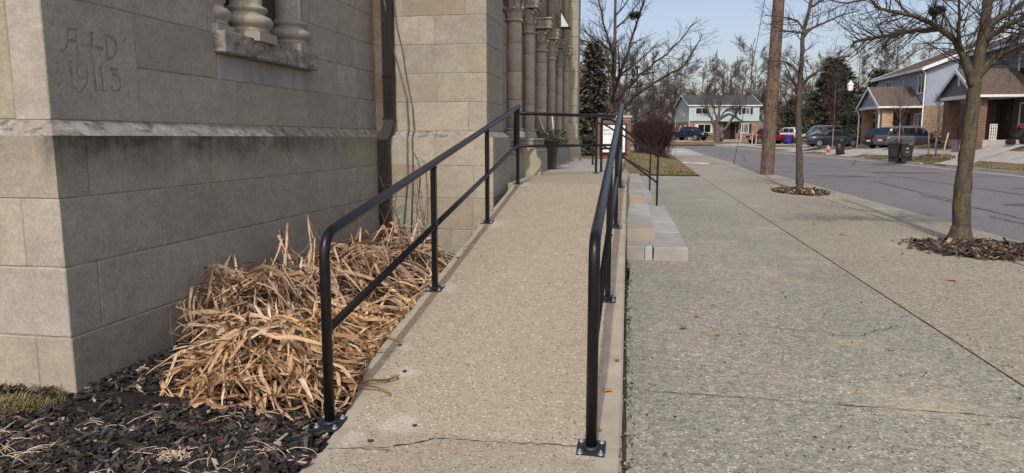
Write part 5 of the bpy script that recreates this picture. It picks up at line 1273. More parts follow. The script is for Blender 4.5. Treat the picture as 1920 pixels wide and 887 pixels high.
SP['from'] = .22
nt_, pth = root_tree("bare_tree", "big spreading bare tree with a nest rising behind the brick sign", (-1.75, 45, lawn_z(-1.7, 45)), 12, 12.5, .30, SP, (MBark2, MTwigT))
lm = MB(); Ls = []
for pts, r0, r1 in (([(-1.6, 45, 2.6), (-.4, 44.6, 3.8), (1.1, 44.2, 4.9), (2.4, 44, 5.6), (3.4, 43.8, 7.4)], .12, .03), ([(-1.6, 45, 3.6), (-.7, 45, 4.6), (.4, 45, 5.6), (1.8, 45, 6.8), (3.0, 45, 8.2)], .11, .03), ([(-1.7, 45, 4.2), (-1.1, 44.8, 6.0), (-.5, 44.6, 8.0), (0, 44.5, 9.7), (.6, 44.5, 11)], .12, .03),
        ([(-1.75, 45, 5), (-2.6, 45, 6.6), (-3.6, 45, 7.3), (-5.0, 45, 7.2)], .11, .03), ([(-1.7, 45, 6), (-2.4, 45.2, 8.4), (-3.0, 45.3, 10.6)], .1, .03), ([(-1.6, 45, 1.9), (-.3, 44.5, 2.4), (1.2, 44, 3.5), (2.6, 43.8, 4.6)], .08, .02)):
    Ls.append(limb(lm, pts, r0, r1, 6, 4, .04))
for (p, r_) in Ls: twiggy(lm, random.Random(9), p, r_, 30, 1.9, .85, 3, .0075, (4, 3, 3), m=0, tmax=.03)
build("limbs", lm, MTwigT, nt_)
nest((-0.55, 44.6, 8.74), .32, "round dark bird nest high in the big bare tree", nt_)
# evergreen beside the porch and the dark evergreens across the road
def conifer(name, label, loc, H, Rr, seed, mt, grp=None, n=None, droop=.35, top=.06, ns=1.0):
    r2 = random.Random(seed); t = tag(empty(name, loc), label, "evergreen", grp); L = Vector(loc)
    mb = MB(); mb.tube([L + Vector((0, 0, -.2)), L + Vector((0, 0, H * .97))], [Rr * .09, .02], 6); build("trunk", mb, MBark2, t)
    f = MB(); br = MB(); n = n or int(H * 30)
    for k in range(n):
        u = r2.random() ** .8; z = H * (.04 + .96 * u); a = r2.uniform(0, 6.283); rad = Rr * ((1 - u) ** .75 + top) * r2.uniform(.55, 1.15) * (1 + .18 * math.sin(3 * a + u * 9) + .12 * math.sin(5 * a - u * 17))
        b = L + Vector((0, 0, z)); e = b + Vector((math.cos(a) * rad, math.sin(a) * rad, -rad * droop + rad * .25 * r2.random()))
        br.tube([b, b.lerp(e, .5) + Vector((0, 0, rad * .08)), e], [.02, .014, .006], 3, cap=False)
        m_ = int(9 + rad * 14)
        for q in range(m_):
            s = r2.uniform(.25, 1.05); p = b.lerp(e, s) + Vector((r2.gauss(0, .09), r2.gauss(0, .09), r2.gauss(0, .06))) * (1 + rad * .3)
            aa = a + r2.gauss(0, .8); d = Vector((math.cos(aa), math.sin(aa), r2.uniform(-.7, .25))) * r2.uniform(.10, .24) * ns * (.7 + H * .06); w_ = d.cross(Vector((r2.gauss(0, .5), r2.gauss(0, .5), 1))).normalized() * d.length * .26
            i = len(f.v); f.v += [tuple(p), tuple(p + d * .5 + w_), tuple(p + d), tuple(p + d * .5 - w_)]; f.face((i, i + 1, i + 2, i + 3))
    build("branches", br, MTwigT, t); build("needles", f, mt, t, kind="stuff"); return t
conifer("spruce_tree", "grey green spruce standing behind the porch end pier", (-2.45, 36, lawn_z(-2.4, 36) - .1), 5.7, 1.35, 3, MEverG, n=520, ns=1.15)
for k, (x, y, H, r_, lab) in enumerate(((20.6, 84, 9.6, 3.2, "tall dark evergreen left of the lantern across the road"), (24.2, 80, 8.0, 2.8, "dark evergreen right of the lantern behind the gabled porch"), (21.0, 106, 6.0, 2.8, "low bushy evergreen behind the slender street tree"), (27.5, 86, 8.2, 3.0, "evergreen rising behind the blue grey house eave"), (23.6, 91, 9.0, 3.2, "rearmost dark evergreen behind the lantern pole"))):
    conifer("evergreen_tree", lab, (x, y, gnd(x, y)), H, r_, 30 + k, MEver, "dark evergreens across the road", n=int(H * 46), droop=.18, top=.14, ns=1.5)
# hedge bush of red-brown twigs on the lawn
hb = tag(empty("hedge_bush", (.72, 43.5, lawn_z(.7, 43.5))), "large rounded red brown twiggy bush on the lawn beside the brick sign", "bush")
mb = MB(); r2 = random.Random(88)
for k in range(900):
    bx_, by_ = .72 + r2.gauss(0, .42), 43.5 + r2.gauss(0, .5); z0_ = lawn_z(bx_, by_); a = r2.uniform(0, 6.283); out_ = r2.random() ** .7
    top_ = Vector((.72 + math.cos(a) * 1.45 * out_, 43.5 + math.sin(a) * 1.3 * out_, z0_ + 1.35 + .75 * math.sqrt(max(0, 1 - out_ ** 2.2)) + r2.gauss(0, .10)))
    p = Vector((bx_, by_, z0_)); md = p.lerp(top_, .55) + Vector((math.cos(a) * .18, math.sin(a) * .15, -.05)); mb.tube([p, md, top_], [.016, .012, .006], 3, cap=False)
    for q in range(7):
        s = p.lerp(top_, r2.uniform(.4, 1)); e = s + Vector((r2.gauss(0, .16), r2.gauss(0, .16), r2.uniform(.02, .28))); mb.tube([s, e], [.007, .003], 3, cap=False)
build("twigs", mb, MBushR, hb, kind="stuff")
# background trees: four built, the rest copied
BSP = dict(wob=.13, up=.07, sides=(5, 3, 3), levels=3, n=(10, 8, 7), t0=(.15, .12, .12), ratio=(.5, .5, .48), spread=(.6, .7, .75), rr=.5, rmin=.017, taper=.35, seg=2, main=15, el=.62, len=6.6)
BSP['from'] = .2
protos = []
BG = []
for x, y in ((-14, 118), (-9, 126), (-5, 113), (-1, 124), (3.5, 132), (6.5, 124), (11, 128), (15, 133), (19, 127), (23.5, 135), (28, 126), (33, 134), (39, 128), (44, 122), (49, 130), (-3, 140), (8, 143), (18, 142), (31, 145), (56, 126), (62, 118), (41, 104), (50, 100), (36, 112), (-18, 130), (68, 110), (26, 112), (1.5, 116), (-6, 108), (-12, 104), (9.5, 119), (14, 120), (17, 118), (21.5, 119), (30, 117), (34, 122), (38, 118), (46, 114), (52, 112), (-16, 116), (5, 120), (24, 122), (42, 132)): BG.append((x, y))
r5 = random.Random(404)
for i, (x, y) in enumerate(BG):
    if i < 4:
        t, _ = root_tree("background_tree", "bare grey tree in the screen of woodland behind the houses", (x, y, gnd(x, y)), 500 + i, (14, 15.5, 13, 14.5)[i], .30, BSP, (MFar, (MFar, MFar, MFarR, MFar)[i]), "bare trees behind the houses")
        protos.append(t)
    else:
        t = copy_tree(protos[i % 4]); t.location = (x, y, gnd(x, y)); t.rotation_euler = (0, 0, r5.uniform(0, 6.28)); s = r5.uniform(.78, 1.0); t.scale = (s, s, s * r5.uniform(.92, 1.08))
for t in [o for o in COL.objects if o.name.startswith("background_tree")]:
    q_ = t.location.x / t.location.y
    t["label"] = ("bare grey woodland tree behind the spruce and the big nest tree" if q_ < -.005 else "bare grey woodland tree between the big nest tree and the aqua house" if q_ < .06 else "bare grey woodland tree rising above the aqua house roof" if q_ < .165
        else "bare grey woodland tree between the utility pole and the dark evergreens" if q_ < .225 else "bare grey woodland tree rising behind the evergreens and the blue grey house")
# low reddish scrub on the far left, seen between the bush and the porch
for i, (x, y, s, lab) in enumerate(((-6.5, 96, .42, "low reddish scrub tree behind the black lamp post"), (-2.5, 100, .46, "reddish scrub tree between the lamp post and the aqua house"), (1.2, 104, .40, "small reddish thicket beside the aqua house gable"), (-10, 92, .40, "low reddish scrub tree behind the spruce"))):
    t = copy_tree(protos[2]); t.name = "scrub_tree"; t.location = (x, y, gz(x, y) - .6); t.rotation_euler = (0, 0, i * 1.3); t.scale = (s * 1.25, s * 1.25, s); t["label"] = lab; t["group"] = "reddish scrub at the end of the street"
# forked tree in front of the far house
ft = tag(empty("forked_tree", (10.05, 97.5, gnd(10, 97.5))), "pale forked tree with spreading trunks in front of the aqua house", "tree"); z0_ = gnd(10, 97.5); mb = MB(); Ls = []
Ls.append(limb(mb, [(10.05, 97.5, z0_ - .2), (10.05, 97.5, z0_ + 1.2), (9.95, 97.5, z0_ + 2.2)], .42, .36, 10, 4, .02))
for pts, r0, r1 in (([(9.95, 97.5, z0_ + 1.9), (9.15, 97.3, z0_ + 3.0), (8.55, 97.2, z0_ + 4.6), (8.15, 97, z0_ + 7)], .24, .05), ([(9.95, 97.5, z0_ + 2), (10.05, 97.5, z0_ + 4), (10.55, 97.4, z0_ + 6.5), (10.45, 97, z0_ + 9.5)], .26, .05), ([(10.15, 97.5, z0_ + .9), (11.35, 97.3, z0_ + 2.3), (12.55, 97.2, z0_ + 4.6), (13.05, 97, z0_ + 7.5), (13.25, 97, z0_ + 10)], .25, .05),
        ([(9.85, 97.5, z0_ + 2.2), (10.75, 97.2, z0_ + 3.8), (11.65, 97, z0_ + 4.4), (12.25, 97, z0_ + 4.0)], .14, .08), ([(9.85, 97.5, z0_ + 3), (9.25, 97, z0_ + 5), (9.45, 96.8, z0_ + 8)], .16, .04)):
    Ls.append(limb(mb, pts, r0, r1, 7, 4, .04))
build("trunk", mb, MFar, ft); tw = MB()
for p, r_ in Ls[1:]: twiggy(tw, random.Random(int(p[0].x * 50)), p, r_, 26, 2.4, .8, 3, .012, (4, 3, 3), m=0, t0=.3, tmax=.05)
build("crown", tw, MFar, ft)
# young staked trees across the road
def young(label, x, y, H, seed, mt, tan=False):
    r2 = random.Random(seed); z0 = lot(x, y); t = tag(empty("young_tree", (x, y, z0)), label, "young tree"); mb = MB()
    path, rad = limb(mb, [(x, y, z0 - .1), (x + .03, y, z0 + H * .4), (x - .02, y, z0 + H * .7), (x + .02, y, z0 + H)], .045, .012, 6, 4, .01); build("trunk", mb, mt, t)
    tw = MB(); twiggy(tw, r2, path, rad, int(H * (26 if tan else 14)), H * (.34 if tan else .26), .8, 3 if tan else 2, .006, (3, 3, 3), up=.12, m=0, t0=.25, tmax=.014); build("twigs", tw, MFarR if tan else MFar, t)
young("tan leafed young tree behind the parked sedan", 14.85, 59.3, 5.3, 5, MBirch, True)
young("slim pale stemmed young tree in front of the grey van", 13.98, 42.2, 4.3, 6, MBirch)
young("small dark young tree tied between two pale stakes", 15.07, 40.0, 2.9, 7, MBark2)
for x, y, dx, lab in ((15.16, 41.1, -.08, "left of the two pale wooden stakes"), (14.78, 38.5, .25, "right leaning one of the two pale wooden stakes")):
    z0_ = lot(x, y); mb = MB(); mb.tube([(x, y, z0_ - .1), (x + dx, y, z0_ + 1.35)], .035, 6)
    mb.tube([(x + dx * .6, y, z0_ + .9), (15.07, 40.0, z0_ + 1.0)], .008, 4)
    tag(build("tree_stake", mb, MStake, loc=(x, y, z0_)), lab, "stake", "stakes of the young tree")
mb = MB()
for k in range(500):
    a = rnd.uniform(0, 6.28); q = rnd.random() ** .5; x, y = 14.9 + .5 * q * math.cos(a), 39.6 + 2.2 * q * math.sin(a); mb.box(x - .03, x + .03, y - .02, y + .02, lot(x, y), lot(x, y) + .05)
build("tree_mulch_chips", mb, MChipB, kind="stuff")
# ---------------------------------------------------------------- houses across the road
# local frame of a house: front faces -y, x runs along the front
def siding(mb, a, b, z0, z1, lap=.11, clip=None, m=0):
    """lapped boards on the wall from a to b (2d), outward normal to the right of a->b"""
    a, b = Vector((*a, 0)), Vector((*b, 0)); d = (b - a); L = d.length; d.normalize(); n = Vector((d.y, -d.x, 0))
    k = int(math.ceil((z1 - z0) / lap))
    for i in range(k):
        za, zb = z0 + i * lap, min(z0 + (i + 1) * lap, z1)
        s0, s1 = clip(za) if clip else (0, L); t0, t1 = clip(zb) if clip else (0, L)
        if s1 - s0 < .02: break
        p = lambda s, z, o: tuple(a + d * s + n * o + Vector((0, 0, z)))
        mb.quad(p(s0, za, .022), p(s1, za, .022), p(t1, zb, .004), p(t0, zb, .004), m); mb.quad(p(s0, za, 0), p(s1, za, 0), p(s1, za, .022), p(s0, za, .022), m)
def hpart(nm, mb, mt, par, **k): return build(nm, mb, mt, par, local=True, **k)
def hwin(par, c, n, w_, h, mul=1, glass=None, trim=None, shut=None):
    """window centred at c on a wall with outward normal n: frame, panes, sill"""
    c = Vector(c); n = Vector(n); t = Vector((-n.y, n.x, 0)); glass = glass or MGlass; trim = trim or MTrim
    def bxx(mb, s0, s1, z0, z1, o0, o1):
        q = lambda s, o, z: tuple(c + t * s + n * o + Vector((0, 0, z)))
        mb.hexa([q(s0, o1, z0), q(s0, o0, z0), q(s1, o0, z0), q(s1, o1, z0), q(s0, o1, z1), q(s0, o0, z1), q(s1, o0, z1), q(s1, o1, z1)])
    f = MB(); e = .07
    bxx(f, -w_ / 2 - e, -w_ / 2, -h / 2 - e, h / 2 + e, -.02, .06); bxx(f, w_ / 2, w_ / 2 + e, -h / 2 - e, h / 2 + e, -.02, .06)
    bxx(f, -w_ / 2, w_ / 2, h / 2, h / 2 + e, -.02, .06); bxx(f, -w_ / 2 - e, w_ / 2 + e, -h / 2 - e - .03, -h / 2, -.02, .085)
    for k in range(mul): s = -w_ / 2 + w_ * (k + 1) / (mul + 1); bxx(f, s - .03, s + .03, -h / 2, h / 2, -.02, .05)
    o = hpart("window", f, trim, par)
    g_ = [glass, glass] if not isinstance(glass, list) else glass
    for k in range(mul + 1):
        f = MB(); s0 = -w_ / 2 + w_ * k / (mul + 1); s1 = s0 + w_ / (mul + 1); bxx(f, s0 + .02, s1 - .02, -h / 2, h / 2, -.02, .028); hpart("pane", f, g_[k % len(g_)], o)
    if shut:
        for sg in (-1, 1):
            f = MB(); s = sg * (w_ / 2 + e + .2)
            bxx(f, s - .17, s + .17, -h / 2 - .05, h / 2 + .05, .0, .05)
            hpart("shutter", f, shut, par)
    return o
def pipe(par, pts, mt=None, r=.05):
    mb = MB(); mb.tube(pts, r, 4, sq=True, sm=0); hpart("downpipe", mb, mt or MTrim, par)
def gable_porch(par, x0, x1, yf, yb, z0, zt, zp, side, gab_mat, pier_mats, shingle):
    """porch roof with its gable toward the street: x0..x1 wide, yf front plane, yb house wall"""
    xc = (x0 + x1) / 2; ov = .22
    mb = MB(); siding(mb, (x0, yf), (x1, yf), zt, zp - .02, .10, clip=lambda z: ((z - zt) / (zp - zt) * (xc - x0), (x1 - x0) - (z - zt) / (zp - zt) * (x1 - xc)))
    o = hpart("gable", mb, gab_mat, par)
    f = MB(); f.box(xc - .10, xc + .10, yf - .05, yf, zt + (zp - zt) * .42, zt + (zp - zt) * .75); hpart("gable_vent", f, MTrim, o)
    rf = MB(); sl = (zp - zt) / (xc - x0); th = .1
    for s in (-1, 1):
        xe = xc + s * (xc - x0 + ov); ze = zt - sl * ov
        c = [(xe, yf - ov, ze), (xc, yf - ov, zp), (xc, yb, zp), (xe, yb, ze)]
        if s > 0: c = [(xc, yf - ov, zp), (xe, yf - ov, ze), (xe, yb, ze), (xc, yb, zp)]
        rf.hexa([(p[0], p[1], p[2] + .02) for p in c] + [(p[0], p[1], p[2] + th) for p in c])
    ro = hpart("porch_roof", rf, shingle, par)
    tr_ = MB()
    for s in (-1, 1):       # white rake boards and gutters
        xe = xc + s * (xc - x0 + ov); ze = zt - sl * ov
        tr_.prism([(xc, yf - ov - .03, zp + .10), (xc, yf - ov - .03, zp - .10), (xe, yf - ov - .03, ze - .10), (xe, yf - ov - .03, ze + .10)] if s > 0 else [(xe, yf - ov - .03, ze + .10), (xe, yf - ov - .03, ze - .10), (xc, yf - ov - .03, zp - .10), (xc, yf - ov - .03, zp + .10)], (0, .035, 0))
        tr_.box(xe - .06, xe + .06, yf - ov, yb - .01, ze - .05, ze + .07)
    tr_.box(x0 - .05, x1 + .05, yf - .06, yf - .005, zt - .16, zt + .02); hpart("roof_trim", tr_, MTrim, ro)
    cl = MB(); cl.box(x0, x1, yf + .02, yb - .02, zt - .12, zt - .02); hpart("porch_ceiling", cl, MTrim, par)
    for (xa, xb, ya, yb_), mt in pier_mats:
        mb = MB(); mb.cbox(xa, xb, ya, yb_, z0 - .8, zt - .17, .01); hpart("porch_pier", mb, mt, par)
def main_roof(par, x0, x1, y0, y1, ze, zr, mt, trim, ov=.4):
    """ridge along x"""
    yc = (y0 + y1) / 2; sl = (zr - ze) / (yc - y0); rf = MB(); th = .14
    for s in (-1, 1):
        yy_ = yc + s * (yc - y0 + ov); zz = ze - sl * ov
        c = [(x0 - ov, yy_, zz), (x1 + ov, yy_, zz), (x1 + ov, yc, zr), (x0 - ov, yc, zr)] if s < 0 else [(x0 - ov, yc, zr), (x1 + ov, yc, zr), (x1 + ov, yy_, zz), (x0 - ov, yy_, zz)]
        rf.hexa([(p[0], p[1], p[2] + .02) for p in c] + [(p[0], p[1], p[2] + th) for p in c])
    ro = hpart("roof", rf, mt, par); t = MB()
    for xe in (x0 - ov - .03, x1 + ov):
        for s in (-1, 1):
            yy_ = yc + s * (yc - y0 + ov); zz = ze - sl * ov
            t.prism([(xe, yc, zr + .17), (xe, yc, zr - .06), (xe, yy_, zz - .06), (xe, yy_, zz + .17)][::s], (.035, 0, 0))
    for s in (-1, 1):
        yy_ = yc + s * (yc - y0 + ov); zz = ze - sl * ov; t.box(x0 - ov, x1 + ov, yy_ - .07, yy_ + .05, zz - .02, zz + .13)
    hpart("eave_trim", t, trim, ro); return ro
# ---- blue-grey house with gabled porch. local x = 61.7 - Y, local y = X - 18.6
zA = .55
hA = tag(empty("house", (18.6, 61.7, zA), R(-90)), "blue grey two storey house with tan brick base and small gabled porch", "house")
hA.location = (18.6 * 1.075, 61.7 * 1.075, 1.35 + (zA - 1.35) * 1.075); hA.scale = (1.075, 1.075, 1.075)
WA, DA = 9.9, 10.0; E_, BR = 5.95 - zA, 3.46 - zA
mb = MB(); mb.box(0, WA, 0, DA, -1, BR); hpart("brick_wall", mb, MBrT, hA)
mb = MB(); mb.box(.01, WA - .01, .01, DA - .01, BR + .01, E_); 
siding(mb, (0, 0), (WA, 0), BR, E_); hpart("siding_front", mb, MBlueS, hA)
mb = MB(); yc = DA / 2; zr = E_ + 2.0
siding(mb, (WA, 0), (WA, DA), BR, E_); siding(mb, (WA, 0), (WA, DA), E_, zr - .05, clip=lambda z: ((z - E_) / (zr - E_) * yc, DA - (z - E_) / (zr - E_) * yc)); hpart("siding_side", mb, MBlueS, hA)
main_roof(hA, 0, WA, 0, DA, E_, zr, MShin, MTrim)
hwin(hA, (61.7 - 52.5, 0, 4.95 - zA), (0, -1, 0), 1.05, 1.15); hwin(hA, (61.7 - 59.0, 0, 5.05 - zA), (0, -1, 0), 1.05, 1.0); hwin(hA, (61.7 - 52.6, 0, 2.2 - zA), (0, -1, 0), 1.3, 1.45, glass=[MGlassL, MGlass])
pipe(hA, [(WA - .06, -.35, E_ - .1), (WA + .02, -.08, E_ - .35), (WA + .02, -.07, -.4)], r=.06)
gable_porch(hA, 61.7 - 56.8, 61.7 - 52.1, -2.6, 0, 0, 3.5 - zA, 4.8 - zA, 0, MBlueS, [((61.7 - 52.75, 61.7 - 52.2, -2.45, -1.75), MBrY), ((61.7 - 56.7, 61.7 - 56.1, -2.45, -1.8), MBrT), ((61.7 - 56.7, 61.7 - 56.2, -.7, -.02), MBrD)], MShin)
pipe(hA, [(61.7 - 52.1, -2.75, 3.3 - zA), (61.7 - 52.3, -2.6, 3.0 - zA), (61.7 - 52.3, -2.6, -.4)]); pipe(hA, [(61.7 - 56.95, -2.75, 3.3 - zA), (61.7 - 56.85, -2.6, 3.0 - zA), (61.7 - 56.85, -2.6, -.4)])
mb = MB(); mb.box(61.7 - 56.7, 61.7 - 52.2, -2.5, 0, -.8, .35); hpart("porch_floor", mb, MConc, hA)
mb = MB(); mb.box(61.7 - 55.2, 61.7 - 54.2, -.06, -.002, .36, 2.5); hpart("door", mb, MDoor, hA)
# ---- grey house nearer. local x = 47 - Y, local y = X - 18.6
zB = .95
hB = tag(empty("house", (18.6, 47.0, zB), R(-90)), "grey sided house with dark red brick base and wide gabled porch behind the nearest tree", "house")
WB, DB = 15.0, 10.0; E_, BR = 6.1 - zB, 3.35 - zB
mb = MB(); mb.box(0, WB, 0, DB, -1.2, BR); hpart("brick_wall", mb, MBrD, hB)
mb = MB(); mb.box(.01, WB - .01, .01, DB - .01, BR + .01, E_); siding(mb, (0, 0), (WB, 0), BR, E_); siding(mb, (WB, 0), (WB, DB), BR, E_); hpart("siding_front", mb, MGreyS, hB)
main_roof(hB, 0, WB, 0, DB, E_, E_ + 2.0, MShinD, MTrim)
hwin(hB, (47 - 38.75, 0, 2.52 - zB), (0, -1, 0), 1.3, .98); hwin(hB, (47 - 39.3, 0, 4.9 - zB), (0, -1, 0), 1.2, 1.2); hwin(hB, (47 - 45.6, 0, 4.9 - zB), (0, -1, 0), 1.0, 1.2)
gable_porch(hB, 47 - 42.4, 47 - 37.95, -2.6, 0, .3, 3.45 - zB, 4.72 - zB, 0, MGreyS, [((47 - 38.6, 47 - 38.1, -2.45, -2.1), MBrR), ((47 - 42.3, 47 - 41.7, -2.45, -1.85), MBrR), ((47 - 42.3, 47 - 41.8, -.9, -.02), MBrR)], MShin)
pipe(hB, [(47 - 42.55, -2.78, 3.25 - zB), (47 - 42.45, -2.6, 3.0 - zB), (47 - 42.45, -2.6, -.4)])
mb = MB(); mb.box(47 - 42.25, 47 - 41.75, -1.8, -.95, -.4, .95); hpart("low_brick_wall", mb, MBrR, hB)
mb = MB(); mb.box(47 - 42.3, 47 - 37.8, -2.3, -.01, -.8, .29); mb.box(47 - 39.6, 47 - 38.85, -2.62, -2.31, -.8, .16); mb.box(47 - 39.6, 47 - 38.85, -2.93, -2.63, -.8, .02); hpart("porch_steps", mb, MConc, hB)
mb = MB(); mb.cbox(47 - 41.35, 47 - 40.25, -.07, -.002, .30, 2.55, .01); d_ = hpart("door", mb, MDoor, hB)
mb = MB(); mb.lathe([(.03, 0), (.04, .03), (.02, .05)], (47 - 40.4, -.12, 1.35), 8); hpart("door_knob", mb, MZinc, d_)
mb = MB()
mb.tube([(47 - 38.8, -2.95, -.3), (47 - 38.8, -2.95, .75), (47 - 38.8, -2.2, 1.15), (47 - 38.8, -2.2, .28)], .025, 5)
for k in range(4): mb.tube([(47 - 38.8, -2.8 + .17 * k, -.1 + .1 * k), (47 - 38.8, -2.8 + .17 * k, .83 + .09 * k)], .012, 4)
hpart("step_railing", mb, MDoor, hB)
# white lattice panel leaning on the porch, pram beside it
t = tag(empty("lattice_panel", (16.75, 37.9, 1.24)), "white lattice gate panel standing on the brick porch", "lattice"); mb = MB()
for x in (16.62, 16.72, 16.81, 16.90): mb.box(x - .018, x + .018, 37.88, 37.91, 1.25, 2.0)
for z in (1.27, 1.42, 1.57, 1.72, 1.87, 1.98): mb.box(16.60, 16.92, 37.905, 37.93, z - .018, z + .018)
build("lattice", mb, MTrim, t)
px0, py0, pz0 = 16.72, 35.6, lot(16.7, 35.6) + .05
t = tag(empty("stroller", (px0, py0, pz0)), "dark maroon baby stroller parked by the porch at the right edge", "stroller"); mb = MB()
for dx, dy in ((-.22, -.2), (-.22, .2)): mb.lathe([(.10, -.02), (.13, -.015), (.13, .015), (.10, .02)], (px0 + dx, py0 + dy, pz0 + .13), 14, axis='y')
mb.lathe([(.13, -.02), (.16, -.015), (.16, .015), (.13, .02)], (px0 + .28, py0, pz0 + .16), 14, axis='y'); build("wheel", mb, MTyre, t); mb = MB()
for dy in (-.2, .2):
    mb.tube([(px0 - .22, py0 + dy, pz0 + .13), (px0 + .0, py0 + dy, pz0 + .42), (px0 + .22, py0 + dy, pz0 + .9), (px0 + .34, py0 + dy, pz0 + .98)], .016, 5); mb.tube([(px0 + .28, py0 + dy * .3, pz0 + .16), (px0 - .05, py0 + dy, pz0 + .5)], .014, 5)
mb.tube([(px0 + .34, py0 - .2, pz0 + .98), (px0 + .34, py0 + .2, pz0 + .98)], .018, 5); build("frame", mb, MBlkP, t); mb = MB()
mb.prism([(px0 - .16, py0 - .19, pz0 + .42), (px0 + .10, py0 - .19, pz0 + .36), (px0 + .24, py0 - .19, pz0 + .80), (px0 + .14, py0 - .19, pz0 + .84), (px0 + .03, py0 - .19, pz0 + .52), (px0 - .16, py0 - .19, pz0 + .5)], (0, .38, 0)); build("seat", mb, MBlkP, t); mb = MB()
arc = [(px0 + .18 + .2 * math.cos(a), pz0 + .72 + .2 * math.sin(a)) for a in [R(70 + 13 * i) for i in range(8)]]; mb.prism([(x, py0 - .2, z) for x, z in arc] + [(px0 + .18, py0 - .2, pz0 + .7)], (0, .4, 0)); build("canopy", mb, MStroll, t)
# ---- aqua house at the end of the street
zC = .9
hC = tag(empty("house", (6.75, 104.5, zC), R(10.3)), "aqua sided two storey house with tan brick base at the end of the street", "house")
WC, DC = 9.95, 8.2; BR, E_ = 3.72 - zC, 5.92 - zC; zr = 7.45 - zC
mb = MB(); mb.box(0, WC, 0, DC, -1, BR); hpart("brick_wall", mb, MBrT, hC)
mb = MB(); mb.box(.01, WC - .01, .01, DC - .01, BR + .01, E_); siding(mb, (0, -.12), (WC, -.12), BR, E_, .15); mb.box(0, WC, -.118, .02, BR - .04, BR); hpart("siding_front", mb, MAqua, hC)
mb = MB(); siding(mb, (0, DC), (0, -.1), BR - .1, E_, .15); siding(mb, (0, DC), (0, 0), E_, zr, .15, clip=lambda z: ((z - E_) / (zr - E_) * DC / 2, DC - (z - E_) / (zr - E_) * DC / 2)); hpart("siding_side", mb, MAqua, hC)
main_roof(hC, 0, WC, 0, DC, E_, zr, MShinD, MTrim, .3)
hwin(hC, (1.75, -.12, 5.1 - zC), (0, -1, 0), 1.7, .8, 1); hwin(hC, (8.0, -.12, 5.1 - zC), (0, -1, 0), 1.1, .85, 1, glass=[MGlass, MGlassL], shut=MBlkP)
hwin(hC, (2.2, 0, 2.65 - zC), (0, -1, 0), 1.75, 1.1, 1, shut=MTrim); hwin(hC, (7.85, 0, 2.65 - zC), (0, -1, 0), 1.3, 1.2, 1, glass=MGlassL, shut=MBlkP)
hwin(hC, (0, 3.0, 5.0 - zC), (-1, 0, 0), .7, 1.0, 0); hwin(hC, (0, 2.2, 2.6 - zC), (-1, 0, 0), .6, .9, 0); hwin(hC, (0, 5.0, 2.6 - zC), (-1, 0, 0), .6, .9, 0)
pipe(hC, [(0, -.2, E_), (-.02, -.16, E_ - .2), (-.02, -.16, -.3)], r=.05); pipe(hC, [(0, DC + .1, E_), (0, DC + .1, -.3)], r=.05)
mb = MB(); siding(mb, (3.4, -1.3), (7.2, -1.3), BR - .1, BR + .9, .15, clip=lambda z: ((z - BR + .1) / 1.0 * 1.9, 3.8 - (z - BR + .1) / 1.0 * 1.9)); hpart("pediment", mb, MAqua, hC)
mb = MB()
for s in (-1, 1):
    xe = 5.3 + s * 2.15; c = [(xe, -1.5, BR - .25), (5.3, -1.5, BR + .95), (5.3, 0, BR + .95), (xe, 0, BR - .25)]
    if s > 0: c = [c[1], c[0], c[3], c[2]]
    mb.hexa(c + [(p[0], p[1], p[2] + .09) for p in c])
hpart("porch_roof", mb, MShinD, hC)
mb = MB()
for x in (3.5, 7.1): mb.box(x - .06, x + .06, -1.25, -1.13, -.3, BR - .1)
hpart("porch_post", mb, MTrim, hC)
mb = MB(); mb.box(4.2, 4.75, -.5, -.01, -.3, BR - .05); hpart("brick_pier", mb, MBrT, hC)
mb = MB(); mb.box(5.0, 6.6, -.06, -.002, .2, 2.4); hpart("entry", mb, MGlass, hC)
mb = MB(); mb.box(5.1, 5.9, -.1, -.062, .2, 2.3); hpart("door", mb, MDoor, hC)
mb = MB(); mb.box(3.4, 7.2, -1.3, -.01, -.5, .18); hpart("porch_floor", mb, MConc, hC)
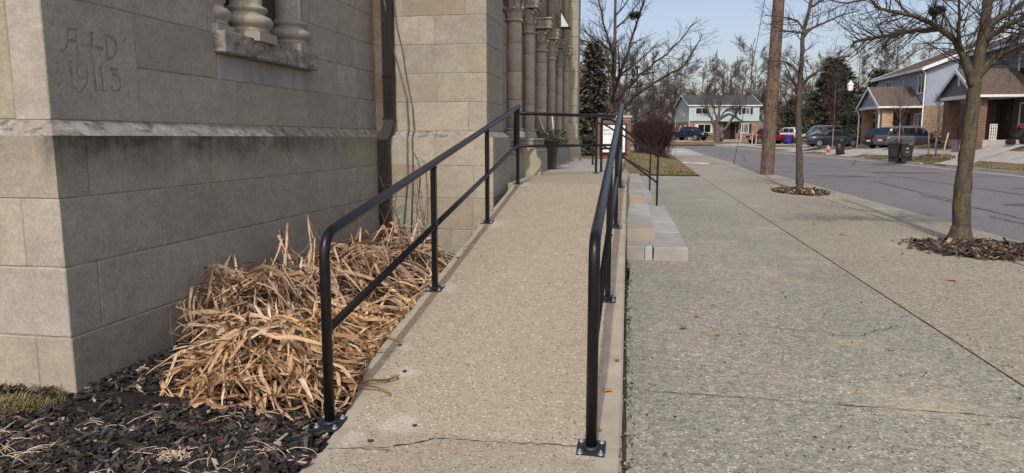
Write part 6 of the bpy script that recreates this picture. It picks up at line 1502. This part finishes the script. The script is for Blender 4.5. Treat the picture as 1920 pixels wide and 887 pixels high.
# ---------------------------------------------------------------- vehicles: x forward, y left
def loft(mb, secs, m=0, sm=1, close=True):
    n = len(secs[0]); i0 = len(mb.v)
    for s in secs: mb.v += [tuple(p) for p in s]
    for j in range(len(secs) - 1):
        for q in range(n - (0 if close else 1)):
            a = i0 + j * n + q; b = i0 + j * n + (q + 1) % n; mb.face((a, a + n, b + n, b), m, sm)
    mb.face([i0 + q for q in range(n)], m); mb.face([i0 + (len(secs) - 1) * n + q for q in range(n)][::-1], m)
def vpart(nm, mb, mt, par, **k): return build(nm, mb, mt, par, local=True, **k)
def wheel(root, x, y, r, w_=.21):
    mb = MB(); s = 1 if y > 0 else -1
    mb.lathe([(r * .62, -w_ / 2), (r * .92, -w_ / 2), (r, -w_ / 2 + .03), (r, w_ / 2 - .03), (r * .92, w_ / 2), (r * .62, w_ / 2)], (x, y, r), 22, axis='y'); o = vpart("wheel", mb, MTyre, root)
    mb = MB(); yo = y + s * (w_ / 2 + .002)
    mb.lathe([(r * .60, -.012), (r * .64, .012)], (x, yo, r), 22, axis='y')
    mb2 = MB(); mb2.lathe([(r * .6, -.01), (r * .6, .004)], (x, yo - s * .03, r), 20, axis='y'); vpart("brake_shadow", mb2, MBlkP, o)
    mb = MB()
    for k in range(10):
        a = 2 * math.pi * k / 10; c, s_ = math.cos(a), math.sin(a)
        pts = [(x + c * r * .1 - s_ * .02, yo + s * .012, r + s_ * r * .1 + c * .02), (x + c * r * .1 + s_ * .02, yo + s * .012, r + s_ * r * .1 - c * .02), (x + c * r * .6 + s_ * .03, yo + s * .012, r + s_ * r * .6 - c * .03), (x + c * r * .6 - s_ * .03, yo + s * .012, r + s_ * r * .6 + c * .03)]
        mb.prism(pts, (0, -s * .03, 0))
    N = 20
    for k in range(N):
        a, b = 2 * math.pi * k / N, 2 * math.pi * (k + 1) / N
        mb.quad((x + r * .56 * math.cos(a), yo + s * .014, r + r * .56 * math.sin(a)), (x + r * .66 * math.cos(a), yo + s * .014, r + r * .66 * math.sin(a)), (x + r * .66 * math.cos(b), yo + s * .014, r + r * .66 * math.sin(b)), (x + r * .56 * math.cos(b), yo + s * .014, r + r * .56 * math.sin(b)))
    vpart("rim", mb, MRim, o)
def vehicle(name, cat, label, loc, head, L, W, H, mp, prof, cab, wb, wr=.33, rails=False, group=None, rear_glass=True, bed=None, trim=None):
    """prof: (x, z_low, z_top, half width factor) rear to front; cab: (x, z_roof, inset) rear to front, first and last lie on the belt line"""
    t = tag(empty(name, loc, head), label, cat, group); hw = W / 2; b = MB(); secs = []
    for x, zl, zt, f in prof:
        w_ = hw * f
        half = [(w_ * .84, zl), (w_ * .965, zl + .10), (w_, zl + (zt - zl) * .45), (w_ * .992, zl + (zt - zl) * .72), (w_ * .93, zt - .03), (w_ * .80, zt)]
        ring = [(x, -p[0], p[1]) for p in half] + [(x, p[0], p[1]) for p in half[::-1]]; secs.append(ring)
    loft(b, secs); body = vpart("body", b, mp, t)
    def belt(x):
        for (xa, _, za, _), (xb, _, zb, _) in zip(prof, prof[1:]):
            if xa <= x <= xb: return za + (zb - za) * (x - xa) / (xb - xa)
        return prof[-1][2]
    c = MB(); secs = []; pts = []
    for x, zr, ins in cab:
        zb = belt(x) - .03; wb_ = hw * .90; wt = hw * (.90 - ins * 1.0); zr = max(zr, zb + .02); e = min(.05, (zr - zb) * .4)
        half = [(wb_, zb), (wt + (wb_ - wt) * .10, zr - e), (wt * .88, zr - e * .15), (0, zr + e * .2)]
        secs.append([(x, -p[0], p[1]) for p in half] + [(x, p[0], p[1]) for p in half[:-1][::-1]]); pts.append((x, zb, zr - e, wb_, wt + (wb_ - wt) * .1))
    loft(c, secs); vpart("cabin", c, mp, t)
    # side windows between the roof stations
    for s in (-1, 1):
        for k in range(len(pts) - 1):
            x0, zb0, zr0, a0, t0 = pts[k]; x1, zb1, zr1, a1, t1 = pts[k + 1]
            def P_(x, u):
                f = (x - x0) / (x1 - x0); zb = zb0 + (zb1 - zb0) * f; zr = zr0 + (zr1 - zr0) * f; a = a0 + (a1 - a0) * f; tt = t0 + (t1 - t0) * f
                return (x, s * (a + (tt - a) * u + .010), zb + (zr - zb) * u)
            u0 = .16; u1 = .90; g_ = .05
            if zr0 - zb0 < .12: q = [P_(x0 + (x1 - x0) * .42, u0), P_(x1 - g_, u0), P_(x1 - g_, u1), P_(x0 + (x1 - x0) * .88, u1)]
            elif zr1 - zb1 < .12: q = [P_(x0 + g_, u0), P_(x0 + (x1 - x0) * .60, u0), P_(x0 + (x1 - x0) * .14, u1), P_(x0 + g_, u1)]
            else: q = [P_(x0 + g_, u0), P_(x1 - g_, u0), P_(x1 - g_, u1), P_(x0 + g_, u1)]
            w_ = MB(); w_.poly(q if s < 0 else q[::-1]); 
            if abs(q[1][0] - q[0][0]) > .12: vpart("side_window", w_, MGlassCar, t)
    def screen(k0, k1, nm):
        x0, zb0, zr0, a0, t0 = pts[k0]; x1, zb1, zr1, a1, t1 = pts[k1]; o = -.012 if k0 < k1 else .012
        lo, hi = (.16, .93)
        f = lambda u: (x0 + (x1 - x0) * u + o, a0 + (t1 - a0) * u, (zr0 + .02) + (zr1 + .03 - zr0) * u + .008)
        xa, wa, za = f(lo); xb, wb_, zb = f(hi); w_ = MB(); w_.poly([(xa, wa * .9, za), (xa, -wa * .9, za), (xb, -wb_ * .88, zb), (xb, wb_ * .88, zb)][::(1 if k0 < k1 else -1)]); vpart(nm, w_, MGlassCar, t)
    if rear_glass: screen(0, 1, "rear_window")
    screen(len(pts) - 1, len(pts) - 2, "windscreen")
    for x in wb:
        for s in (-1, 1):
            a = MB(); N = 18; r0, r1 = wr * .97, wr * 1.16
            for k in range(N):
                A, B = math.pi * (k / N) * 1.14 - .22, math.pi * ((k + 1) / N) * 1.14 - .22
                y = s * (hw + .006)
                a.quad((x + r0 * math.cos(A), y, wr + r0 * math.sin(A)), (x + r1 * math.cos(A), y, wr + r1 * math.sin(A)), (x + r1 * math.cos(B), y, wr + r1 * math.sin(B)), (x + r0 * math.cos(B), y, wr + r0 * math.sin(B)))
            vpart("wheel_arch", a, MBlkP, t); wheel(t, x, s * (hw - .055), wr)
    xr, zl, zt, f = prof[0]; xf, zlf, ztf, ff = prof[-1]
    for s in (-1, 1):
        m_ = MB(); y = s * hw * f; zc = zt - .18
        m_.hexa([(xr - .02, y - .01 - s * .30, zc - .09), (xr + .28, y + s * .008 , zc - .06), (xr + .28, y + s * .008, zc - .05), (xr - .02, y - s * .30, zc - .08)][:2] + [(xr + .28, y + s * .012, zc - .06), (xr - .02, y + s * .012, zc - .09)] +
                [(xr - .02, y - s * .30, zc + .08), (xr + .28, y + s * .008, zc + .08), (xr + .28, y + s * .012, zc + .08), (xr - .02, y + s * .012, zc + .10)])
        m_.box(xr - .025, xr + .05, min(y - s * .30, y + s * .01), max(y - s * .30, y + s * .01), zc - .09, zc + .09); vpart("taillight", m_, MRed, t)
        m_ = MB(); y = s * hw * ff; zc = ztf - .13
        m_.box(xf - .10, xf + .02, min(y - s * .36, y - s * .02), max(y - s * .36, y - s * .02), zc - .08, zc + .07); vpart("headlight", m_, MLamp, t)
        m_ = MB(); x = pts[-2][0] + (pts[-1][0] - pts[-2][0]) * .55; z = belt(x) + .05
        m_.cbox(x - .06, x + .06, min(s * hw * .95, s * (hw + .16)), max(s * hw * .95, s * (hw + .16)), z, z + .14, .02); vpart("wing_mirror", m_, mp, t)
        m_ = MB()
        for k in range(1, len(pts) - 1): pass
        x = (pts[1][0] + pts[-2][0]) / 2
        for xx in (x - .1, x + .95):
            m_.cbox(xx - .09, xx + .09, min(s * hw * .985, s * (hw + .02)), max(s * hw * .985, s * (hw + .02)), belt(xx) - .17, belt(xx) - .13, .008)
        vpart("door_handle", m_, MRim if trim else mp, t)
    m_ = MB(); m_.cbox(xr - .05, xr + .10, -hw * .88, hw * .88, zl + .02, zl + .22, .03); vpart("rear_bumper", m_, trim or mp, t)
    m_ = MB(); m_.box(xr - .035, xr - .01, -.26, .26, zt - .36, zt - .22); vpart("number_plate", m_, MTrim, t)
    m_ = MB(); m_.box(xf - .05, xf + .03, -hw * .52, hw * .52, ztf - .26, ztf - .05); vpart("grille", m_, MBlkP, t)
    m_ = MB(); m_.cbox(xf - .08, xf + .05, -hw * .86, hw * .86, zlf, zlf + .2, .03); vpart("front_bumper", m_, trim or mp, t)
    if rails:
        m_ = MB()
        for s in (-1, 1):
            zr = pts[1][2] + .09; m_.tube([(pts[1][0] + .1, s * hw * .62, zr - .02), (pts[1][0] + .3, s * hw * .62, zr + .03), (pts[-2][0] - .1, s * hw * .62, zr + .03), (pts[-2][0] + .15, s * hw * .62, zr - .03)], .022, 6)
        vpart("roof_rail", m_, MRim, t)
    if bed:
        m_ = MB(); x0, x1, zb = bed; m_.box(x0 + .05, x1, -hw * .78, hw * .78, zb - .02, zb + .006); vpart("bed_floor", m_, MBlkP, t)
        m_ = MB()
        for s in (-1, 1): m_.box(x0, x1, min(s * hw * .80, s * hw * .92), max(s * hw * .80, s * hw * .92), zb - .02, zb + .045)
        m_.box(x0 - .01, x0 + .06, -hw * .9, hw * .9, zb - .02, zb + .045); vpart("bed_rail", m_, mp, t)
    return t
MGlassCar = MGlassC
def van_prof(L, zt=.98): h = L / 2; return [(-h, .34, zt - .06, .88), (-h + .12, .26, zt, .95), (-h + .5, .22, zt + .02, 1), (0, .22, zt, 1), (h - 1.15, .22, zt - .02, 1), (h - .5, .24, zt - .14, .97), (h - .1, .28, zt - .26, .88), (h, .34, zt - .34, .78)]
def van_cab(L, H, fr=.62): h = L / 2; return [(-h + .05, .9, .06), (-h + .42, H - .05, .16), (-h + 1.35, H, .16), (-h + 2.45, H, .16), (h - 1.85, H - .06, .17), (h - .85, .9, .08)]
def place(x, y, dz=.0): return (x, y, gnd(x, y) + .045 + dz)
pSil = paint("silver_car_paint", (.13, .135, .145)); pBlk = paint("black_car_paint", (.012, .013, .016)); pTeal = paint("slate_blue_car_paint", (.045, .062, .078)); pDk = paint("charcoal_car_paint", (.05, .052, .058))
pNavy = paint("navy_truck_paint", (.008, .014, .05)); pRed = paint("dark_red_truck_paint", (.20, .012, .018)); pWht = paint("white_car_paint", (.72, .73, .74))
def axis_place(xr, yr, head, L, W):
    """centre of a vehicle whose near rear corner stands at xr, yr"""
    c, s = math.cos(head), math.sin(head); return xr + c * L / 2 - s * W / 2, yr + s * L / 2 + c * W / 2
hd = R(16)
x, y = axis_place(16.35, 51.4, hd, 4.9 * .86, 1.9 * .86); vehicle("parked_van", "van", "silver grey minivan parked in the driveway behind two black bins", place(x, y), hd, 4.9, 1.9, 1.70, pSil, van_prof(4.9), van_cab(4.9, 1.70), (-1.5, 1.55), .35, rails=True).scale = (.86, .86, .86)
x2, y2 = x - math.sin(hd) * 2.1 + .45, y + math.cos(hd) * 2.1; vehicle("parked_van", "van", "black minivan with red tail lights on the far side of the silver van", place(x2, y2), hd, 4.9, 1.9, 1.70, pBlk, van_prof(4.9), van_cab(4.9, 1.70), (-1.5, 1.55), .35).scale = (.86, .86, .86)
hs = R(4); Ls_ = 4.45
sp = [(-2.22, .36, .84, .82), (-2.1, .28, .90, .92), (-1.5, .2, .94, 1), (-.6, .2, .92, 1), (.7, .2, .90, 1), (1.35, .22, .84, .98), (1.95, .26, .70, .88), (2.2, .34, .58, .74)]
sc_ = [(-1.95, .92, .08), (-1.05, 1.36, .20), (-.2, 1.41, .2), (.45, 1.38, .2), (1.30, .88, .08)]
x, y = axis_place(13.5, 61.4, hs, Ls_, 1.8); vehicle("parked_sedan", "sedan", "slate blue sedan parked sideways in the driveway behind the hydrant", place(x, y), hs, Ls_, 1.8, 1.41, pTeal, sp, sc_, (-1.32, 1.35), .32)
x, y = axis_place(14.6, 65.4, hs, 4.3, 1.85); vehicle("parked_wagon", "wagon", "dark wagon with pale roof rails behind the slate blue sedan", place(x, y, .12), hs, 4.3, 1.85, 1.6, pDk, van_prof(4.3, .95), van_cab(4.3, 1.6), (-1.3, 1.32), .34, rails=True)
def truck_prof(): return [(-2.75, .55, 1.05, .94), (-2.6, .5, 1.10, 1), (-1.2, .45, 1.10, 1), (0, .45, 1.10, 1), (1.2, .45, 1.10, 1), (1.6, .46, 1.10, 1), (2.5, .48, 1.06, .98), (2.75, .55, .98, .92)]
truck_cab = [(-.95, 1.1, .08), (-.72, 1.80, .16), (.2, 1.86, .16), (.85, 1.84, .16), (1.55, 1.1, .08)]
vehicle("pickup_truck", "pickup truck", "navy blue pickup truck parked in front of the aqua house", (6.45, 99.8, end_z(6.4, 99.8) + .03), R(-38), 5.5, 2.0, 1.88, pNavy, truck_prof(), truck_cab, (-1.75, 1.75), .40, bed=(-2.75, -1.0, 1.10), trim=MBlkP)
vehicle("pickup_truck", "pickup truck", "dark red pickup truck facing the street behind the utility pole", place(15.55, 91.5), R(198), 5.5, 2.0, 1.88, pRed, truck_prof(), truck_cab, (-1.75, 1.75), .40, bed=(-2.75, -1.0, 1.10), trim=MRim)
vehicle("parked_wagon", "wagon", "white sport wagon seen from behind beyond the blue bin", (19.6, 100.5, end_z(19.6, 100.5) + .35), R(118), 4.6, 1.9, 1.75, pWht, van_prof(4.6, 1.02), van_cab(4.6, 1.75), (-1.4, 1.4), .36)
# ---- wheeled bins
def bin_(label, x, y, z, rz, mt, group=None, h=1.12, logo=False):
    t = tag(empty("wheeled_bin", (x, y, z), rz), label, "bin", group); mb = MB(); a, b = .22, .30
    lo = [(-a, -a - .02, .05), (a, -a - .02, .05), (a, a, .05), (-a, a, .05)]; hi = [(-b, -b - .03, h - .1), (b, -b - .03, h - .1), (b, b, h - .1), (-b, b, h - .1)]; mb.hexa(lo + hi)
    mb.cbox(-b - .02, b + .02, -b - .06, b + .02, h - .14, h - .085, .01); mb.cbox(-.2, .2, -b - .025, -b + .05, .30, .72, .02); vpart("body", mb, mt, t)
    mb = MB(); c = [(-b - .025, -b - .075, h - .08), (b + .025, -b - .075, h - .08), (b + .025, b + .04, h - .08), (-b - .025, b + .04, h - .08)]; mb.hexa(c + [(p[0] * .86, p[1] * .86, h - .0 + (.03 if p[1] > 0 else 0)) for p in c]); vpart("lid", mb, mt, t)
    mb = MB(); mb.tube([(-b * .9, b + .05, h - .1), (b * .9, b + .05, h - .1)], .02, 6); vpart("handle", mb, mt, t)
    for s in (-1, 1):
        mb = MB(); mb.lathe([(.06, -.03), (.125, -.025), (.125, .025), (.06, .03)], (s * .27, a + .03, .125), 14, axis='x'); vpart("wheel", mb, MTyre, t)
    if logo:
        mb = MB(); mb.box(-.05, .06, -b - .0395, -b - .026, .56, .60); mb.poly([(-.07, -b - .029, .74), (.08, -b - .029, .74), (.0, -b - .029, .84)]) ; mb.box(.06, .24, -b - .064, -b - .058, h - .13, h - .10); vpart("marking", mb, MConc, t)
    return t
zb_ = lambda x, y: gz(x, y) + .0
bin_("left black bin of the touching pair at the kerb", 13.62, 41.55, zb_(13.6, 41.5), R(-28), MBin, "black bins at the kerb")
bin_("right black bin of the pair at the kerb with a pale mark", 14.05, 41.05, zb_(14, 41), R(-14), MBin, "black bins at the kerb", logo=True)
bin_("lone black bin at the kerb in front of the sedan", 13.92, 53.4, zb_(13.9, 53.4) + .07, R(-25), MBin, "black bins at the kerb", h=1.2, logo=True)
bin_("bright blue bin beside the red pickup truck", 17.75, 90.6, lot(17.75, 90.6) + .04, R(-20), MBinB, h=1.05)
# ---- hydrant
hx, hy = 13.58, 55.3; hz = lot(hx, hy)
t = tag(empty("fire_hydrant", (hx, hy, hz)), "salmon pink fire hydrant on the grass strip before the sedan", "hydrant"); mb = MB()
mb.lathe([(.17, -.05), (.17, .04), (.115, .06), (.11, .42), (.145, .44), (.145, .48), (.12, .50), (.115, .58), (.08, .67), (.03, .71)], (hx, hy, hz), 16); build("barrel", mb, MHyd, t)
mb = MB(); mb.lathe([(.035, .70), (.035, .76), (.028, .765)], (hx, hy, hz), 6, sm=0); build("bonnet_nut", mb, MHyd, t)
for ax, s, r_ in (('y', -1, .085), ('x', -1, .065), ('x', 1, .065)):
    mb = MB(); mb.lathe([(r_ * .8, 0), (r_ * .8, s * .17), (r_, s * .175), (r_, s * .22), (r_ * .4, s * .225), (r_ * .4, s * .26)], (hx, hy, hz + .40), 12, axis=ax); build("outlet_cap", mb, MHyd, t)
# ---- street lantern and far black lamp post
lx, ly = 16.72, 62.3; lz = lot(lx, ly)
t = tag(empty("street_lamp", (lx, ly, lz)), "tall black post lamp with white house shaped lantern before the evergreens", "street lamp"); mb = MB()
mb.lathe([(.20, -.1), (.20, .3), (.15, .4), (.11, .9), (.08, 1.1), (.06, 4.4), (.10, 4.46), (.10, 4.52)], (lx, ly, lz), 10); build("post", mb, MBlkP, t)
mb = MB(); mb.lathe([(.12, 4.55), (.20, 4.60), (.25, 5.02), (.25, 5.03)], (lx, ly, lz), 8, sm=0); build("lantern", mb, MLantern, t)
mb = MB(); mb.lathe([(.29, 5.035), (.27, 5.07), (.05, 5.36), (.03, 5.45)], (lx, ly, lz), 8, sm=0); build("lantern_cap", mb, MTrim, t)
t = tag(empty("lamp_post", (-.42, 60, gz(-.4, 60))), "slim black lamp post with small head beside the big bare tree", "lamp post"); mb = MB(); mb.tube([(-.42, 60, 0), (-.42, 60, 7.0)], [.11, .07], 8); build("post", mb, MBlkP, t)
mb = MB(); mb.cbox(-.62, -.20, 59.75, 60.25, 7.0, 7.16, .03); mb.tube([(-.42, 60, 6.8), (-.62, 60, 7.12)], .03, 5); build("lamp_head", mb, MBlkP, t)
# ---- mailbox posts by the red truck, stone pile, pale shed wall, things by the aqua house
for k, (x, y, lab) in enumerate(((13.0, 87.6, "left pale post by the red truck's headlight"), (13.5, 87.9, "right pale post by the red truck's headlight"))):
    z0_ = gnd(x, y); mb = MB(); mb.cbox(x - .06, x + .06, y - .06, y + .06, z0_ - .2, z0_ + 1.35, .01); mb.cbox(x - .09, x + .09, y - .2, y + .16, z0_ + 1.1, z0_ + 1.3, .02)
    tag(build("mailbox_post", mb, MConc, loc=(x, y, z0_)), lab, "post", "pale posts by the far driveway")
t = tag(empty("stone_pile", (16.4, 75, lot(16.4, 75))), "heap of buff boulders behind the slate blue sedan", "stone pile"); r6 = random.Random(6)
for k in range(46):
    lv = k // 14; a, s = r6.uniform(-1, 1) * (1.1 - .25 * lv), r6.uniform(.16, .28); mb = MB(); x, y, z = 16.4 + a, 75 + r6.uniform(-.4, .4), lot(16.4, 75) + .12 + lv * .33
    mb.lathe([(s * .3, -s * .7), (s * .85, -s * .45), (s, .0), (s * .8, s * .5), (s * .25, s * .72)], (x, y, z), 7, sm=0); mb.v = [(p[0] + r6.uniform(-.04, .04), p[1] + r6.uniform(-.04, .04), p[2] + r6.uniform(-.03, .03)) for p in mb.v]; build("boulder", mb, MStoneP if k % 3 else MConc, t)
for x, y, r_, lab in ((7.9, 102.2, .5, "small dark bare shrub by the aqua house window"), (11.0, 102.6, .6, "dark rounded shrub beside the aqua house door"), (15.4, 104.2, 1.1, "tan dry shrub at the right corner of the aqua house")):
    z0_ = end_z(x, y); mb = MB(); r6 = random.Random(int(x * 10))
    for k in range(150):
        a, e = r6.uniform(0, 6.28), r6.uniform(.2, 1.4); d = Vector((math.cos(a) * math.cos(e), math.sin(a) * math.cos(e), math.sin(e) * 1.3)) * r_ * r6.uniform(.6, 1.1); p = Vector((x, y, z0_)); mb.tube([p, p + d * .6, p + d + Vector((0, 0, -.05))], [.02, .014, .008], 3, cap=False)
    tag(build("shrub", mb, MFarR if x < 15 else MStake, loc=(x, y, z0_)), lab, "shrub")
for x, y, r_, lab in ((17.0, 43.2, .8, "low dark foundation hedge beside the grey house porch"),):
    z0_ = lot(x, y); mb = MB(); r6 = random.Random(3)
    for k in range(700):
        a, q = r6.uniform(0, 6.28), r6.random() ** .5; p = Vector((x + q * 1.1 * math.cos(a), y + q * .5 * math.sin(a), z0_ + r6.uniform(.05, .75))); d = Vector((r6.gauss(0, 1), r6.gauss(0, 1), r6.gauss(0, 1))).normalized() * .1; n_ = d.cross(Vector((0, 0, 1))) * .5; mb.poly([p - d, p + n_, p + d, p - n_])
    tag(build("hedge", mb, MEver, loc=(x, y, z0_)), lab, "hedge")
